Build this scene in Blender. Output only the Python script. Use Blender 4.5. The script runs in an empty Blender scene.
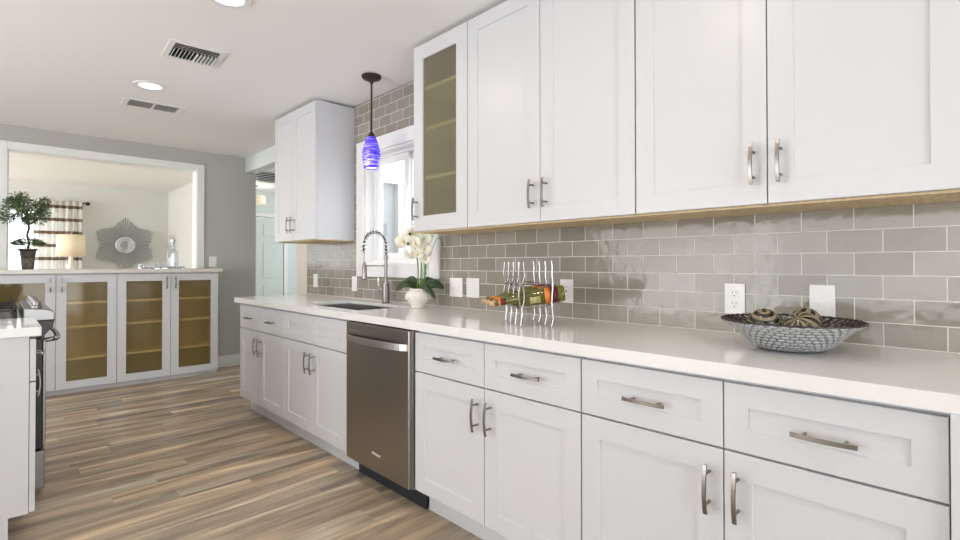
import bpy, bmesh, math, random
from mathutils import Vector, Matrix, noise
random.seed(7)
PI = math.pi
S = bpy.context.scene
COL = S.collection

# ------------------------------------------------------------------ camera
cd = bpy.data.cameras.new('camera'); cam = bpy.data.objects.new('camera', cd); COL.objects.link(cam)
cd.sensor_width = 36.0; cd.sensor_fit = 'HORIZONTAL'; cd.lens = 36.0 * 502.04 / 960
cd.shift_y = -9.934 / 960; cd.clip_start = 0.02
yaw, pitch, roll = math.radians(43.934), math.radians(.5285), math.radians(-.0475)
cam.rotation_mode = 'XYZ'
cam.matrix_world = (Matrix.Translation((0, 0, 1.181)) @ Matrix.Rotation(-yaw, 4, 'Z') @
                    Matrix.Rotation(PI/2 + pitch, 4, 'X') @ Matrix.Rotation(roll, 4, 'Z'))
S.camera = cam

# ------------------------------------------------------------------ world, light, exposure
W = bpy.data.worlds.new('sky'); S.world = W; W.use_nodes = True
wn = W.node_tree.nodes; wl = W.node_tree.links
bg = wn['Background']; bg.inputs[0].default_value = (0.95, 0.975, 1.0, 1); bg.inputs[1].default_value = 4.2
S.view_settings.view_transform = 'Standard'; S.view_settings.look = 'None'
S.view_settings.exposure = -0.38; S.view_settings.gamma = 1.0; S.view_settings.use_curve_mapping = False
S.cycles.use_denoising = True
S.cycles.max_bounces = 10; S.cycles.diffuse_bounces = 6; S.cycles.glossy_bounces = 5
S.cycles.transmission_bounces = 8; S.cycles.transparent_max_bounces = 16
S.cycles.sample_clamp_indirect = 6.0
S.cycles.caustics_reflective = False; S.cycles.caustics_refractive = False

def area(name, loc, target, sx, sy, power, color=(1, 1, 1), portal=False, spread=180):
    ld = bpy.data.lights.new(name, 'AREA'); ld.shape = 'RECTANGLE'; ld.size = sx; ld.size_y = sy
    ld.energy = power; ld.color = color; ld.spread = math.radians(spread)
    o = bpy.data.objects.new(name, ld); COL.objects.link(o); o.location = loc
    o.rotation_euler = (Vector(target) - Vector(loc)).to_track_quat('-Z', 'Y').to_euler()
    if portal: ld.cycles.is_portal = True
    return o
# unseen fill panels added behind, left and beyond; portals serve the two real windows
area('rear_daylight_fill', (-0.2, -3.42, 1.15), (-0.2, 0, 1.25), 3.4, 2.1, 42, (.88, .94, 1))  # added soft panel in an unseen rear opening, standing in for daylight
area('rear_ceiling_fill', (-0.2, -3.36, 1.1), (-.2, -1.6, 2.4), 3.2, 1.9, 24, (.92, .95, 1), spread=110)  # added panel tilted upward, brightens the ceiling from behind
area('left_daylight_fill', (-3.42, 0.9, 1.35), (0, 0.9, 1.35), 3.0, 1.6, 4, (.90, .95, 1))  # weak fill added on the left, out of view
area('left_ceiling_fill', (-3.30, 0.9, 1.35), (-1.6, 1.0, 2.45), 2.9, 1.5, 13, (.92, .95, 1), spread=110)  # unseen panel aimed up, added to lift the ceiling from the left
area('far_left_fill', (-3.42, 4.1, 1.12), (0, 4.5, .95), 4.0, 2.2, 140, (.98, .98, 1))  # strong fill added before the solid left wall, for far cabinets and floor
area('far_left_ceiling_fill', (-3.30, 3.9, 1.2), (-1.6, 4.1, 2.45), 2.9, 1.7, 42, (.95, .97, 1), spread=110)  # second added panel there, turned up for ceiling brightness
area('portal_living_window', (-0.51, 10.19, 1.375), (-0.51, 0, 1.375), 2.58, 1.35, 1, portal=True)
area('portal_sink_window', (2.10, 3.03, 1.615), (0, 3.03, 1.615), .83, .85, 1, portal=True)
area('hall_fill', (4.9, 7.6, 1.5), (2.5, 7.4, 1.3), 1.4, 1.6, 48, (.92, .97, 1))  # fill added in front of the closed hall side wall
area('living_side_fill', (-3.42, 8.4, 1.5), (0, 8.4, 1.5), 2.2, 1.4, 225, (1, .99, .96))  # added to brighten the living room, no window behind it

# ------------------------------------------------------------------ materials
def mat(name, color=(.8, .8, .8), rough=.5, metal=0., spec=.5, alpha=None, trans=0., emit=None, estr=0., coat=0., ior=1.45):
    m = bpy.data.materials.new(name); m.use_nodes = True
    b = m.node_tree.nodes['Principled BSDF']
    b.inputs['Base Color'].default_value = (*color, 1); b.inputs['Roughness'].default_value = rough
    b.inputs['Metallic'].default_value = metal; b.inputs['Specular IOR Level'].default_value = spec
    b.inputs['Transmission Weight'].default_value = trans; b.inputs['IOR'].default_value = ior
    b.inputs['Coat Weight'].default_value = coat
    if emit: b.inputs['Emission Color'].default_value = (*emit, 1); b.inputs['Emission Strength'].default_value = estr
    return m
def N(m, t, **k):
    n = m.node_tree.nodes.new(t)
    for a, v in k.items():
        if a in n.inputs: n.inputs[a].default_value = v
        else: setattr(n, a, v)
    return n
def LK(m, a, b): m.node_tree.links.new(a, b)
def bsdf(m): return m.node_tree.nodes['Principled BSDF']
def ramp(m, stops):
    n = N(m, 'ShaderNodeValToRGB'); e = n.color_ramp.elements
    while len(e) < len(stops): e.new(.5)
    for i, (p, c) in enumerate(stops): e[i].position = p; e[i].color = (*c, 1)
    return n
def add_noise_bump(m, scale, strength, dist=.002, detail=2):
    tc = N(m, 'ShaderNodeTexCoord'); nz = N(m, 'ShaderNodeTexNoise', Scale=scale, Detail=detail)
    LK(m, tc.outputs['Object'], nz.inputs['Vector'])
    b = N(m, 'ShaderNodeBump', Strength=strength, Distance=dist); LK(m, nz.outputs['Fac'], b.inputs['Height'])
    LK(m, b.outputs['Normal'], bsdf(m).inputs['Normal'])

M = {}
M['cab'] = mat('white_lacquer', (.61, .62, .645), .32)
M['cab_in'] = mat('cabinet_interior', (.50, .42, .27), .6)
M['maple'] = mat('maple', (.62, .47, .27), .5)
_m = M['maple']; tc = N(_m, 'ShaderNodeTexCoord'); mp = N(_m, 'ShaderNodeMapping'); mp.inputs['Scale'].default_value = (30, 3, 30)
nz = N(_m, 'ShaderNodeTexNoise', Scale=3., Detail=4.); rp = ramp(_m, [(.3, (.54, .40, .21)), (.7, (.72, .57, .36))])
LK(_m, tc.outputs['Object'], mp.inputs['Vector']); LK(_m, mp.outputs['Vector'], nz.inputs['Vector']); LK(_m, nz.outputs['Fac'], rp.inputs['Fac']); LK(_m, rp.outputs['Color'], bsdf(_m).inputs['Base Color'])
M['shelf'] = mat('shelf_edge', (.86, .80, .58), .5)
M['kick'] = mat('black_kick', (.02, .022, .028), .5)
M['nickel'] = mat('brushed_nickel', (.29, .27, .25), .28, 1.)
M['chrome'] = mat('chrome', (.56, .55, .54), .2, 1.)
M['cutlery'] = mat('polished_cutlery', (.33, .32, .31), .22, 1.)
M['range_steel'] = mat('range_steel', (.24, .235, .23), .3, 1.)
M['steel'] = mat('stainless_steel', (.34, .31, .28), .28, 1.)
M['steel_light'] = mat('stainless_edge', (.50, .49, .48), .3, 1.)
M['black'] = mat('black_enamel', (.018, .018, .02), .3)
M['iron'] = mat('cast_iron', (.03, .03, .032), .55)
M['bronze'] = mat('dark_bronze', (.055, .045, .038), .38, .7)
M['ceiling'] = mat('ceiling_paint', (.87, .87, .87), .9); add_noise_bump(M['ceiling'], 120, .12, .002)
M['wall'] = mat('gray_paint', (.46, .455, .43), .8); add_noise_bump(M['wall'], 150, .15, .001)
M['wall_living'] = mat('sage_paint', (.68, .695, .675), .85)
M['wall_hall'] = mat('pale_paint', (.66, .71, .70), .85)
M['wall_end'] = mat('beige_paint', (.70, .66, .60), .8)
M['trim'] = mat('white_trim', (.82, .82, .82), .4)
M['plate'] = mat('white_plastic', (.86, .86, .85), .3)
M['slot'] = mat('dark_slot', (.012, .012, .012), .8)
M['vinyl'] = mat('white_vinyl', (.84, .84, .83), .35)

# quartz
_m = M['quartz'] = mat('white_quartz', (.80, .785, .75), .10)
tc = N(_m, 'ShaderNodeTexCoord'); nz = N(_m, 'ShaderNodeTexNoise', Scale=260., Detail=2.)
rp = ramp(_m, [(.35, (.76, .76, .755)), (.6, (.785, .785, .78))])
LK(_m, tc.outputs['Object'], nz.inputs['Vector']); LK(_m, nz.outputs['Fac'], rp.inputs['Fac']); LK(_m, rp.outputs['Color'], bsdf(_m).inputs['Base Color'])
M['quartz_bar'] = mat('bar_top_quartz', (.66, .63, .58), .2)

# brushed stainless: fine vertical streaks in roughness
_m = M['steel']; tc = N(_m, 'ShaderNodeTexCoord'); mp = N(_m, 'ShaderNodeMapping'); mp.inputs['Scale'].default_value = (2, 2, 300)
nz = N(_m, 'ShaderNodeTexNoise', Scale=3., Detail=3.); mr = N(_m, 'ShaderNodeMapRange')
mr.inputs['To Min'].default_value = .24; mr.inputs['To Max'].default_value = .38
LK(_m, tc.outputs['Object'], mp.inputs['Vector']); LK(_m, mp.outputs['Vector'], nz.inputs['Vector']); LK(_m, nz.outputs['Fac'], mr.inputs['Value']); LK(_m, mr.outputs['Result'], bsdf(_m).inputs['Roughness'])

# subway tile on the plane x = const (y runs along, z up)
TW, TH = .1524, .0762
def tile_material():
    m = mat('taupe_subway_tile', (.3, .29, .26), .1)
    b = bsdf(m); b.inputs['Specular IOR Level'].default_value = .55; tc = N(m, 'ShaderNodeTexCoord'); sx = N(m, 'ShaderNodeSeparateXYZ'); LK(m, tc.outputs['Object'], sx.inputs[0])
    ax = N(m, 'ShaderNodeMath', operation='ADD'); ax.inputs[1].default_value = -.2654 + TW * 40 + TW/2
    az = N(m, 'ShaderNodeMath', operation='ADD'); az.inputs[1].default_value = -.9156
    LK(m, sx.outputs['Y'], ax.inputs[0]); LK(m, sx.outputs['Z'], az.inputs[0])
    cb = N(m, 'ShaderNodeCombineXYZ'); LK(m, ax.outputs[0], cb.inputs[0]); LK(m, az.outputs[0], cb.inputs[1])
    br = N(m, 'ShaderNodeTexBrick'); br.offset = .5; br.offset_frequency = 2
    br.inputs['Scale'].default_value = 1; br.inputs['Brick Width'].default_value = TW; br.inputs['Row Height'].default_value = TH
    br.inputs['Mortar Size'].default_value = .0017; br.inputs['Mortar Smooth'].default_value = .1; br.inputs['Bias'].default_value = 0
    br.inputs['Color1'].default_value = (0, 0, 0, 1); br.inputs['Color2'].default_value = (1, 1, 1, 1); br.inputs['Mortar'].default_value = (0, 0, 0, 1)
    LK(m, cb.outputs[0], br.inputs['Vector'])
    rp = ramp(m, [(0, (.275, .250, .210)), (.5, (.310, .285, .242)), (1, (.345, .325, .285))])
    LK(m, br.outputs['Color'], rp.inputs['Fac'])
    nz0 = N(m, 'ShaderNodeTexNoise', Scale=9., Detail=3.); LK(m, tc.outputs['Object'], nz0.inputs['Vector'])
    mxn = N(m, 'ShaderNodeMix', data_type='RGBA', blend_type='MULTIPLY'); mxn.inputs['Factor'].default_value = .35
    rp2 = ramp(m, [(.35, (.82, .82, .82)), (.65, (1, 1, 1))]); LK(m, nz0.outputs['Fac'], rp2.inputs['Fac'])
    LK(m, rp.outputs['Color'], mxn.inputs['A']); LK(m, rp2.outputs['Color'], mxn.inputs['B'])
    mx = N(m, 'ShaderNodeMix', data_type='RGBA'); LK(m, br.outputs['Fac'], mx.inputs['Factor'])
    LK(m, mxn.outputs['Result'], mx.inputs['A']); mx.inputs['B'].default_value = (.74, .73, .70, 1)
    LK(m, mx.outputs['Result'], b.inputs['Base Color'])
    r = N(m, 'ShaderNodeMapRange'); r.inputs['To Min'].default_value = .09; r.inputs['To Max'].default_value = .8
    LK(m, br.outputs['Fac'], r.inputs['Value']); LK(m, r.outputs['Result'], b.inputs['Roughness'])
    # hand made waviness
    nz = N(m, 'ShaderNodeTexNoise', Scale=26., Detail=1.5); LK(m, tc.outputs['Object'], nz.inputs['Vector'])
    b1 = N(m, 'ShaderNodeBump', Strength=.38, Distance=.003); LK(m, nz.outputs['Fac'], b1.inputs['Height'])
    inv = N(m, 'ShaderNodeMath', operation='SUBTRACT'); inv.inputs[0].default_value = 1; LK(m, br.outputs['Fac'], inv.inputs[1])
    b2 = N(m, 'ShaderNodeBump', Strength=.5, Distance=.002); LK(m, inv.outputs[0], b2.inputs['Height']); LK(m, b1.outputs['Normal'], b2.inputs['Normal'])
    LK(m, b2.outputs['Normal'], b.inputs['Normal'])
    return m
M['tile'] = tile_material()

def floor_material():
    m = mat('wood_look_plank', (.4, .3, .2), .35); b = bsdf(m)
    PW, PL = .147, 1.2
    tc = N(m, 'ShaderNodeTexCoord'); sx = N(m, 'ShaderNodeSeparateXYZ'); LK(m, tc.outputs['Object'], sx.inputs[0])
    def math_(op, a, bb=None):
        n = N(m, 'ShaderNodeMath', operation=op)
        if isinstance(a, (int, float)): n.inputs[0].default_value = a
        else: LK(m, a, n.inputs[0])
        if bb is not None:
            if isinstance(bb, (int, float)): n.inputs[1].default_value = bb
            else: LK(m, bb, n.inputs[1])
        return n.outputs[0]
    y = math_('ADD', sx.outputs['Y'], PW * 60 + .05); row = math_('FLOOR', math_('DIVIDE', y, PW))
    wn_ = N(m, 'ShaderNodeTexWhiteNoise', noise_dimensions='1D'); LK(m, row, wn_.inputs['W'])
    x = math_('ADD', math_('ADD', sx.outputs['X'], 24.), math_('MULTIPLY', wn_.outputs['Value'], PL))
    cb = N(m, 'ShaderNodeCombineXYZ'); LK(m, x, cb.inputs[0]); LK(m, y, cb.inputs[1])
    br = N(m, 'ShaderNodeTexBrick'); br.offset = 0; br.offset_frequency = 2
    for k, v in (('Scale', 1), ('Brick Width', PL), ('Row Height', PW), ('Mortar Size', .0016), ('Mortar Smooth', .1), ('Bias', 0)): br.inputs[k].default_value = v
    br.inputs['Color1'].default_value = (0, 0, 0, 1); br.inputs['Color2'].default_value = (1, 1, 1, 1); br.inputs['Mortar'].default_value = (0, 0, 0, 1)
    LK(m, cb.outputs[0], br.inputs['Vector'])
    # a different grain for each plank
    sep = N(m, 'ShaderNodeSeparateColor'); LK(m, br.outputs['Color'], sep.inputs[0])
    z = math_('MULTIPLY', sep.outputs[0], 37.); z2 = math_('ADD', z, math_('MULTIPLY', row, 3.17))
    cv = N(m, 'ShaderNodeCombineXYZ'); LK(m, math_('MULTIPLY', x, .7), cv.inputs[0]); LK(m, math_('MULTIPLY', y, 7.), cv.inputs[1]); LK(m, z2, cv.inputs[2])
    nz = N(m, 'ShaderNodeTexNoise', Scale=1.5, Detail=4., Roughness=.55, Distortion=.5); LK(m, cv.outputs[0], nz.inputs['Vector'])
    rp = ramp(m, [(.31, (.21, .168, .130)), (.42, (.32, .256, .196)), (.50, (.43, .345, .260)), (.59, (.57, .455, .33)), (.72, (.78, .69, .56))])
    LK(m, nz.outputs['Fac'], rp.inputs['Fac'])
    cf = N(m, 'ShaderNodeCombineXYZ'); LK(m, math_('MULTIPLY', x, 6.), cf.inputs[0]); LK(m, math_('MULTIPLY', y, 160.), cf.inputs[1]); LK(m, z2, cf.inputs[2])
    nf = N(m, 'ShaderNodeTexNoise', Scale=1., Detail=3.); LK(m, cf.outputs[0], nf.inputs['Vector'])
    rf = ramp(m, [(.3, (.90, .90, .90)), (.7, (1.06, 1.06, 1.06))]); LK(m, nf.outputs['Fac'], rf.inputs['Fac'])
    mf = N(m, 'ShaderNodeMix', data_type='RGBA', blend_type='MULTIPLY'); mf.inputs['Factor'].default_value = 1
    LK(m, rp.outputs['Color'], mf.inputs['A']); LK(m, rf.outputs['Color'], mf.inputs['B'])
    # grey or warm cast, plank by plank
    gc = ramp(m, [(0, (.80, .83, .85)), (.5, (1, .98, .93)), (1, (1.14, 1.06, .94))]); LK(m, sep.outputs[0], gc.inputs['Fac'])
    mg = N(m, 'ShaderNodeMix', data_type='RGBA', blend_type='MULTIPLY'); mg.inputs['Factor'].default_value = 1
    LK(m, mf.outputs['Result'], mg.inputs['A']); LK(m, gc.outputs['Color'], mg.inputs['B'])
    mx = N(m, 'ShaderNodeMix', data_type='RGBA'); LK(m, br.outputs['Fac'], mx.inputs['Factor'])
    LK(m, mg.outputs['Result'], mx.inputs['A']); mx.inputs['B'].default_value = (.42, .36, .28, 1)
    LK(m, mx.outputs['Result'], b.inputs['Base Color'])
    bp = N(m, 'ShaderNodeBump', Strength=.15, Distance=.001); LK(m, nf.outputs['Fac'], bp.inputs['Height']); LK(m, bp.outputs['Normal'], b.inputs['Normal'])
    return m
M['floor'] = floor_material()

def glass_mix(name, tint, body, body_fac, rough, gloss=.12):
    """thin sheet glass: tinted transparency, a milky share, and a mirror share"""
    m = bpy.data.materials.new(name); m.use_nodes = True; nt = m.node_tree; nt.nodes.remove(bsdf(m))
    out = nt.nodes['Material Output']
    t = N(m, 'ShaderNodeBsdfTransparent'); t.inputs[0].default_value = (*tint, 1)
    d = N(m, 'ShaderNodeBsdfDiffuse'); d.inputs[0].default_value = (*body, 1)
    m1 = N(m, 'ShaderNodeMixShader'); m1.inputs[0].default_value = body_fac
    LK(m, t.outputs[0], m1.inputs[1]); LK(m, d.outputs[0], m1.inputs[2])
    g = N(m, 'ShaderNodeBsdfGlossy'); g.inputs['Roughness'].default_value = rough
    lw = N(m, 'ShaderNodeLayerWeight'); lw.inputs['Blend'].default_value = .5
    pw = N(m, 'ShaderNodeMath', operation='POWER'); pw.inputs[1].default_value = 5.; LK(m, lw.outputs['Facing'], pw.inputs[0])
    ad = N(m, 'ShaderNodeMath', operation='MULTIPLY_ADD'); ad.use_clamp = True; ad.inputs[1].default_value = .8; ad.inputs[2].default_value = .03 + gloss
    LK(m, pw.outputs[0], ad.inputs[0])
    m2 = N(m, 'ShaderNodeMixShader'); LK(m, ad.outputs[0], m2.inputs[0]); LK(m, m1.outputs[0], m2.inputs[1]); LK(m, g.outputs[0], m2.inputs[2])
    LK(m, m2.outputs[0], out.inputs['Surface']); return m
M['cab_glass'] = glass_mix('smoked_cabinet_glass', (.90, .84, .68), (.40, .34, .21), .10, .06, .0)
M['frost_glass'] = glass_mix('frosted_cabinet_glass', (.86, .84, .72), (.30, .29, .20), .30, .3, .02)
M['window_glass'] = glass_mix('clear_window_glass', (.97, .98, .98), (1, 1, 1), 0., .01, 0.)
M['clear'] = glass_mix('clear_crystal', (.97, .98, .99), (.9, .95, 1), .05, .03, .03)
M['bottle'] = mat('olive_bottle_glass', (.30, .31, .05), .05, 0, .6, coat=.5)
bsdf(M['bottle']).inputs['Transmission Weight'].default_value = .75
M['cork'] = mat('cork', (.62, .42, .24), .8)
M['orange_label'] = mat('orange_label', (.70, .22, .04), .5)
M['red_label'] = mat('dark_red_label', (.11, .012, .015), .4)
M['pale_label'] = mat('olive_label', (.42, .40, .16), .5)
M['ceramic'] = mat('white_ceramic', (.80, .77, .72), .22)
M['leaf'] = mat('dark_leaf', (.030, .062, .022), .35)
M['stem'] = mat('green_stem', (.12, .24, .04), .5)
M['petal'] = mat('ivory_petal', (.85, .81, .68), .5); bsdf(M['petal']).inputs['Subsurface Weight'].default_value = .1
M['petal_mid'] = mat('yellow_petal', (.70, .58, .14), .5)
M['twig'] = mat('twig', (.07, .05, .035), .7)
M['foliage'] = mat('topiary_green', (.075, .13, .05), .5)
_m = M['foliage']; tc = N(_m, 'ShaderNodeTexCoord'); nz = N(_m, 'ShaderNodeTexNoise', Scale=25.)
rp = ramp(_m, [(.35, (.045, .08, .035)), (.52, (.11, .165, .075)), (.7, (.23, .30, .15))]); LK(_m, tc.outputs['Object'], nz.inputs['Vector']); LK(_m, nz.outputs['Fac'], rp.inputs['Fac']); LK(_m, rp.outputs['Color'], bsdf(_m).inputs['Base Color'])
M['mirror'] = mat('mirror', (.62, .66, .68), .04, 1.)
M['pewter'] = mat('pewter_rods', (.24, .25, .26), .38, .7)
M['silver_glass'] = mat('beaded_silver', (.68, .70, .74), .2, .8)
M['shade'] = mat('cream_lamp_shade', (.80, .70, .54), .8, emit=(1, .76, .46), estr=.15)
M['sinksteel'] = mat('sink_steel', (.36, .35, .34), .3, 1.)
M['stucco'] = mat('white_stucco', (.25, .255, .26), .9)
M['concrete'] = mat('pale_concrete', (.6, .6, .58), .9)

# bowl weave : silver grey outside
_m = M['bowl'] = mat('grey_woven_metal', (.50, .51, .52), .34, .55)
# decorative balls
def ball_mat(name, kind):
    m = mat(name, (.4, .35, .22), .18, coat=.6); b = bsdf(m)
    tc = N(m, 'ShaderNodeTexCoord'); sx = N(m, 'ShaderNodeSeparateXYZ'); LK(m, tc.outputs['Object'], sx.inputs[0])
    at = N(m, 'ShaderNodeMath', operation='ARCTAN2'); LK(m, sx.outputs['Y'], at.inputs[0]); LK(m, sx.outputs['X'], at.inputs[1])
    # polar angle
    nv = N(m, 'ShaderNodeVectorMath', operation='NORMALIZE'); LK(m, tc.outputs['Object'], nv.inputs[0])
    s2 = N(m, 'ShaderNodeSeparateXYZ'); LK(m, nv.outputs[0], s2.inputs[0])
    ac = N(m, 'ShaderNodeMath', operation='ARCCOSINE'); LK(m, s2.outputs['Z'], ac.inputs[0])
    def mm(op, a, bb):
        n = N(m, 'ShaderNodeMath', operation=op)
        for i, q in enumerate((a, bb)):
            if isinstance(q, (int, float)): n.inputs[i].default_value = q
            else: LK(m, q, n.inputs[i])
        return n.outputs[0]
    if kind == 'spiral': ph = mm('ADD', mm('MULTIPLY', ac.outputs[0], 13.), at.outputs[0])
    else: ph = mm('ADD', mm('MULTIPLY', at.outputs[0], 9.), mm('MULTIPLY', ac.outputs[0], 2.2))
    sn = N(m, 'ShaderNodeMath', operation='SINE'); LK(m, ph, sn.inputs[0])
    rp = ramp(m, [(.47, (.016, .013, .010)), (.56, (.27, .225, .135))]); rp.color_ramp.elements[0].position = .45
    v = mm('ADD', mm('MULTIPLY', sn.outputs[0], .5), .44 if kind == 'spiral' else .50)
    LK(m, v, rp.inputs['Fac']); LK(m, rp.outputs['Color'], b.inputs['Base Color'])
    return m
M['spiral'] = ball_mat('spiral_banded_glaze', 'spiral'); M['leafball'] = ball_mat('leaf_striped_glaze', 'leaf')

# curtain with brown bands
_m = M['curtain'] = mat('sheer_banded_curtain', (.8, .8, .8), .8)
tc = N(_m, 'ShaderNodeTexCoord'); sx = N(_m, 'ShaderNodeSeparateXYZ'); LK(_m, tc.outputs['Object'], sx.inputs[0])
md = N(_m, 'ShaderNodeMath', operation='MODULO'); ad = N(_m, 'ShaderNodeMath', operation='ADD'); ad.inputs[1].default_value = .2*20 - 2.10 + .045
LK(_m, sx.outputs['Z'], ad.inputs[0]); LK(_m, ad.outputs[0], md.inputs[0]); md.inputs[1].default_value = .2
rp = ramp(_m, [(0, (.38, .31, .24)), (1, (.93, .92, .90))]); rp.color_ramp.interpolation = 'CONSTANT'; rp.color_ramp.elements[1].position = .045
LK(_m, md.outputs[0], rp.inputs['Fac']); LK(_m, rp.outputs['Color'], bsdf(_m).inputs['Base Color'])
tr = N(_m, 'ShaderNodeBsdfTranslucent'); LK(_m, rp.outputs['Color'], tr.inputs[0]); ms = N(_m, 'ShaderNodeMixShader'); ms.inputs[0].default_value = .6
LK(_m, bsdf(_m).outputs[0], ms.inputs[1]); LK(_m, tr.outputs[0], ms.inputs[2]); LK(_m, ms.outputs[0], _m.node_tree.nodes['Material Output'].inputs['Surface'])

# cobalt pendant glass, lit from inside
_m = M['cobalt'] = mat('swirled_cobalt_glass', (.05, .04, .6), .15, emit=(.12, .09, .9), estr=1.)
tc = N(_m, 'ShaderNodeTexCoord'); mp = N(_m, 'ShaderNodeMapping'); mp.inputs['Scale'].default_value = (9, 9, 60); mp.inputs['Rotation'].default_value = (.35, .2, 0)
nz = N(_m, 'ShaderNodeTexNoise', Scale=1.6, Detail=3., Distortion=.6); rp = ramp(_m, [(.40, (.055, .03, .52)), (.52, (.13, .085, .90)), (.64, (.55, .50, 1.0))])
LK(_m, tc.outputs['Object'], mp.inputs['Vector']); LK(_m, mp.outputs['Vector'], nz.inputs['Vector']); LK(_m, nz.outputs['Fac'], rp.inputs['Fac'])
LK(_m, rp.outputs['Color'], bsdf(_m).inputs['Emission Color']); LK(_m, rp.outputs['Color'], bsdf(_m).inputs['Base Color']); bsdf(_m).inputs['Emission Strength'].default_value = .75
M['bulb'] = mat('lit_diffuser', (1, 1, 1), .5, emit=(1, .97, .94), estr=4.)
M['lamp_lens'] = mat('lit_lens', (1, 1, 1), .5, emit=(1, .86, .66), estr=3.)
M['drum'] = mat('lit_drum', (.8, .75, .6), .7, emit=(1, .88, .66), estr=.45)

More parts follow.
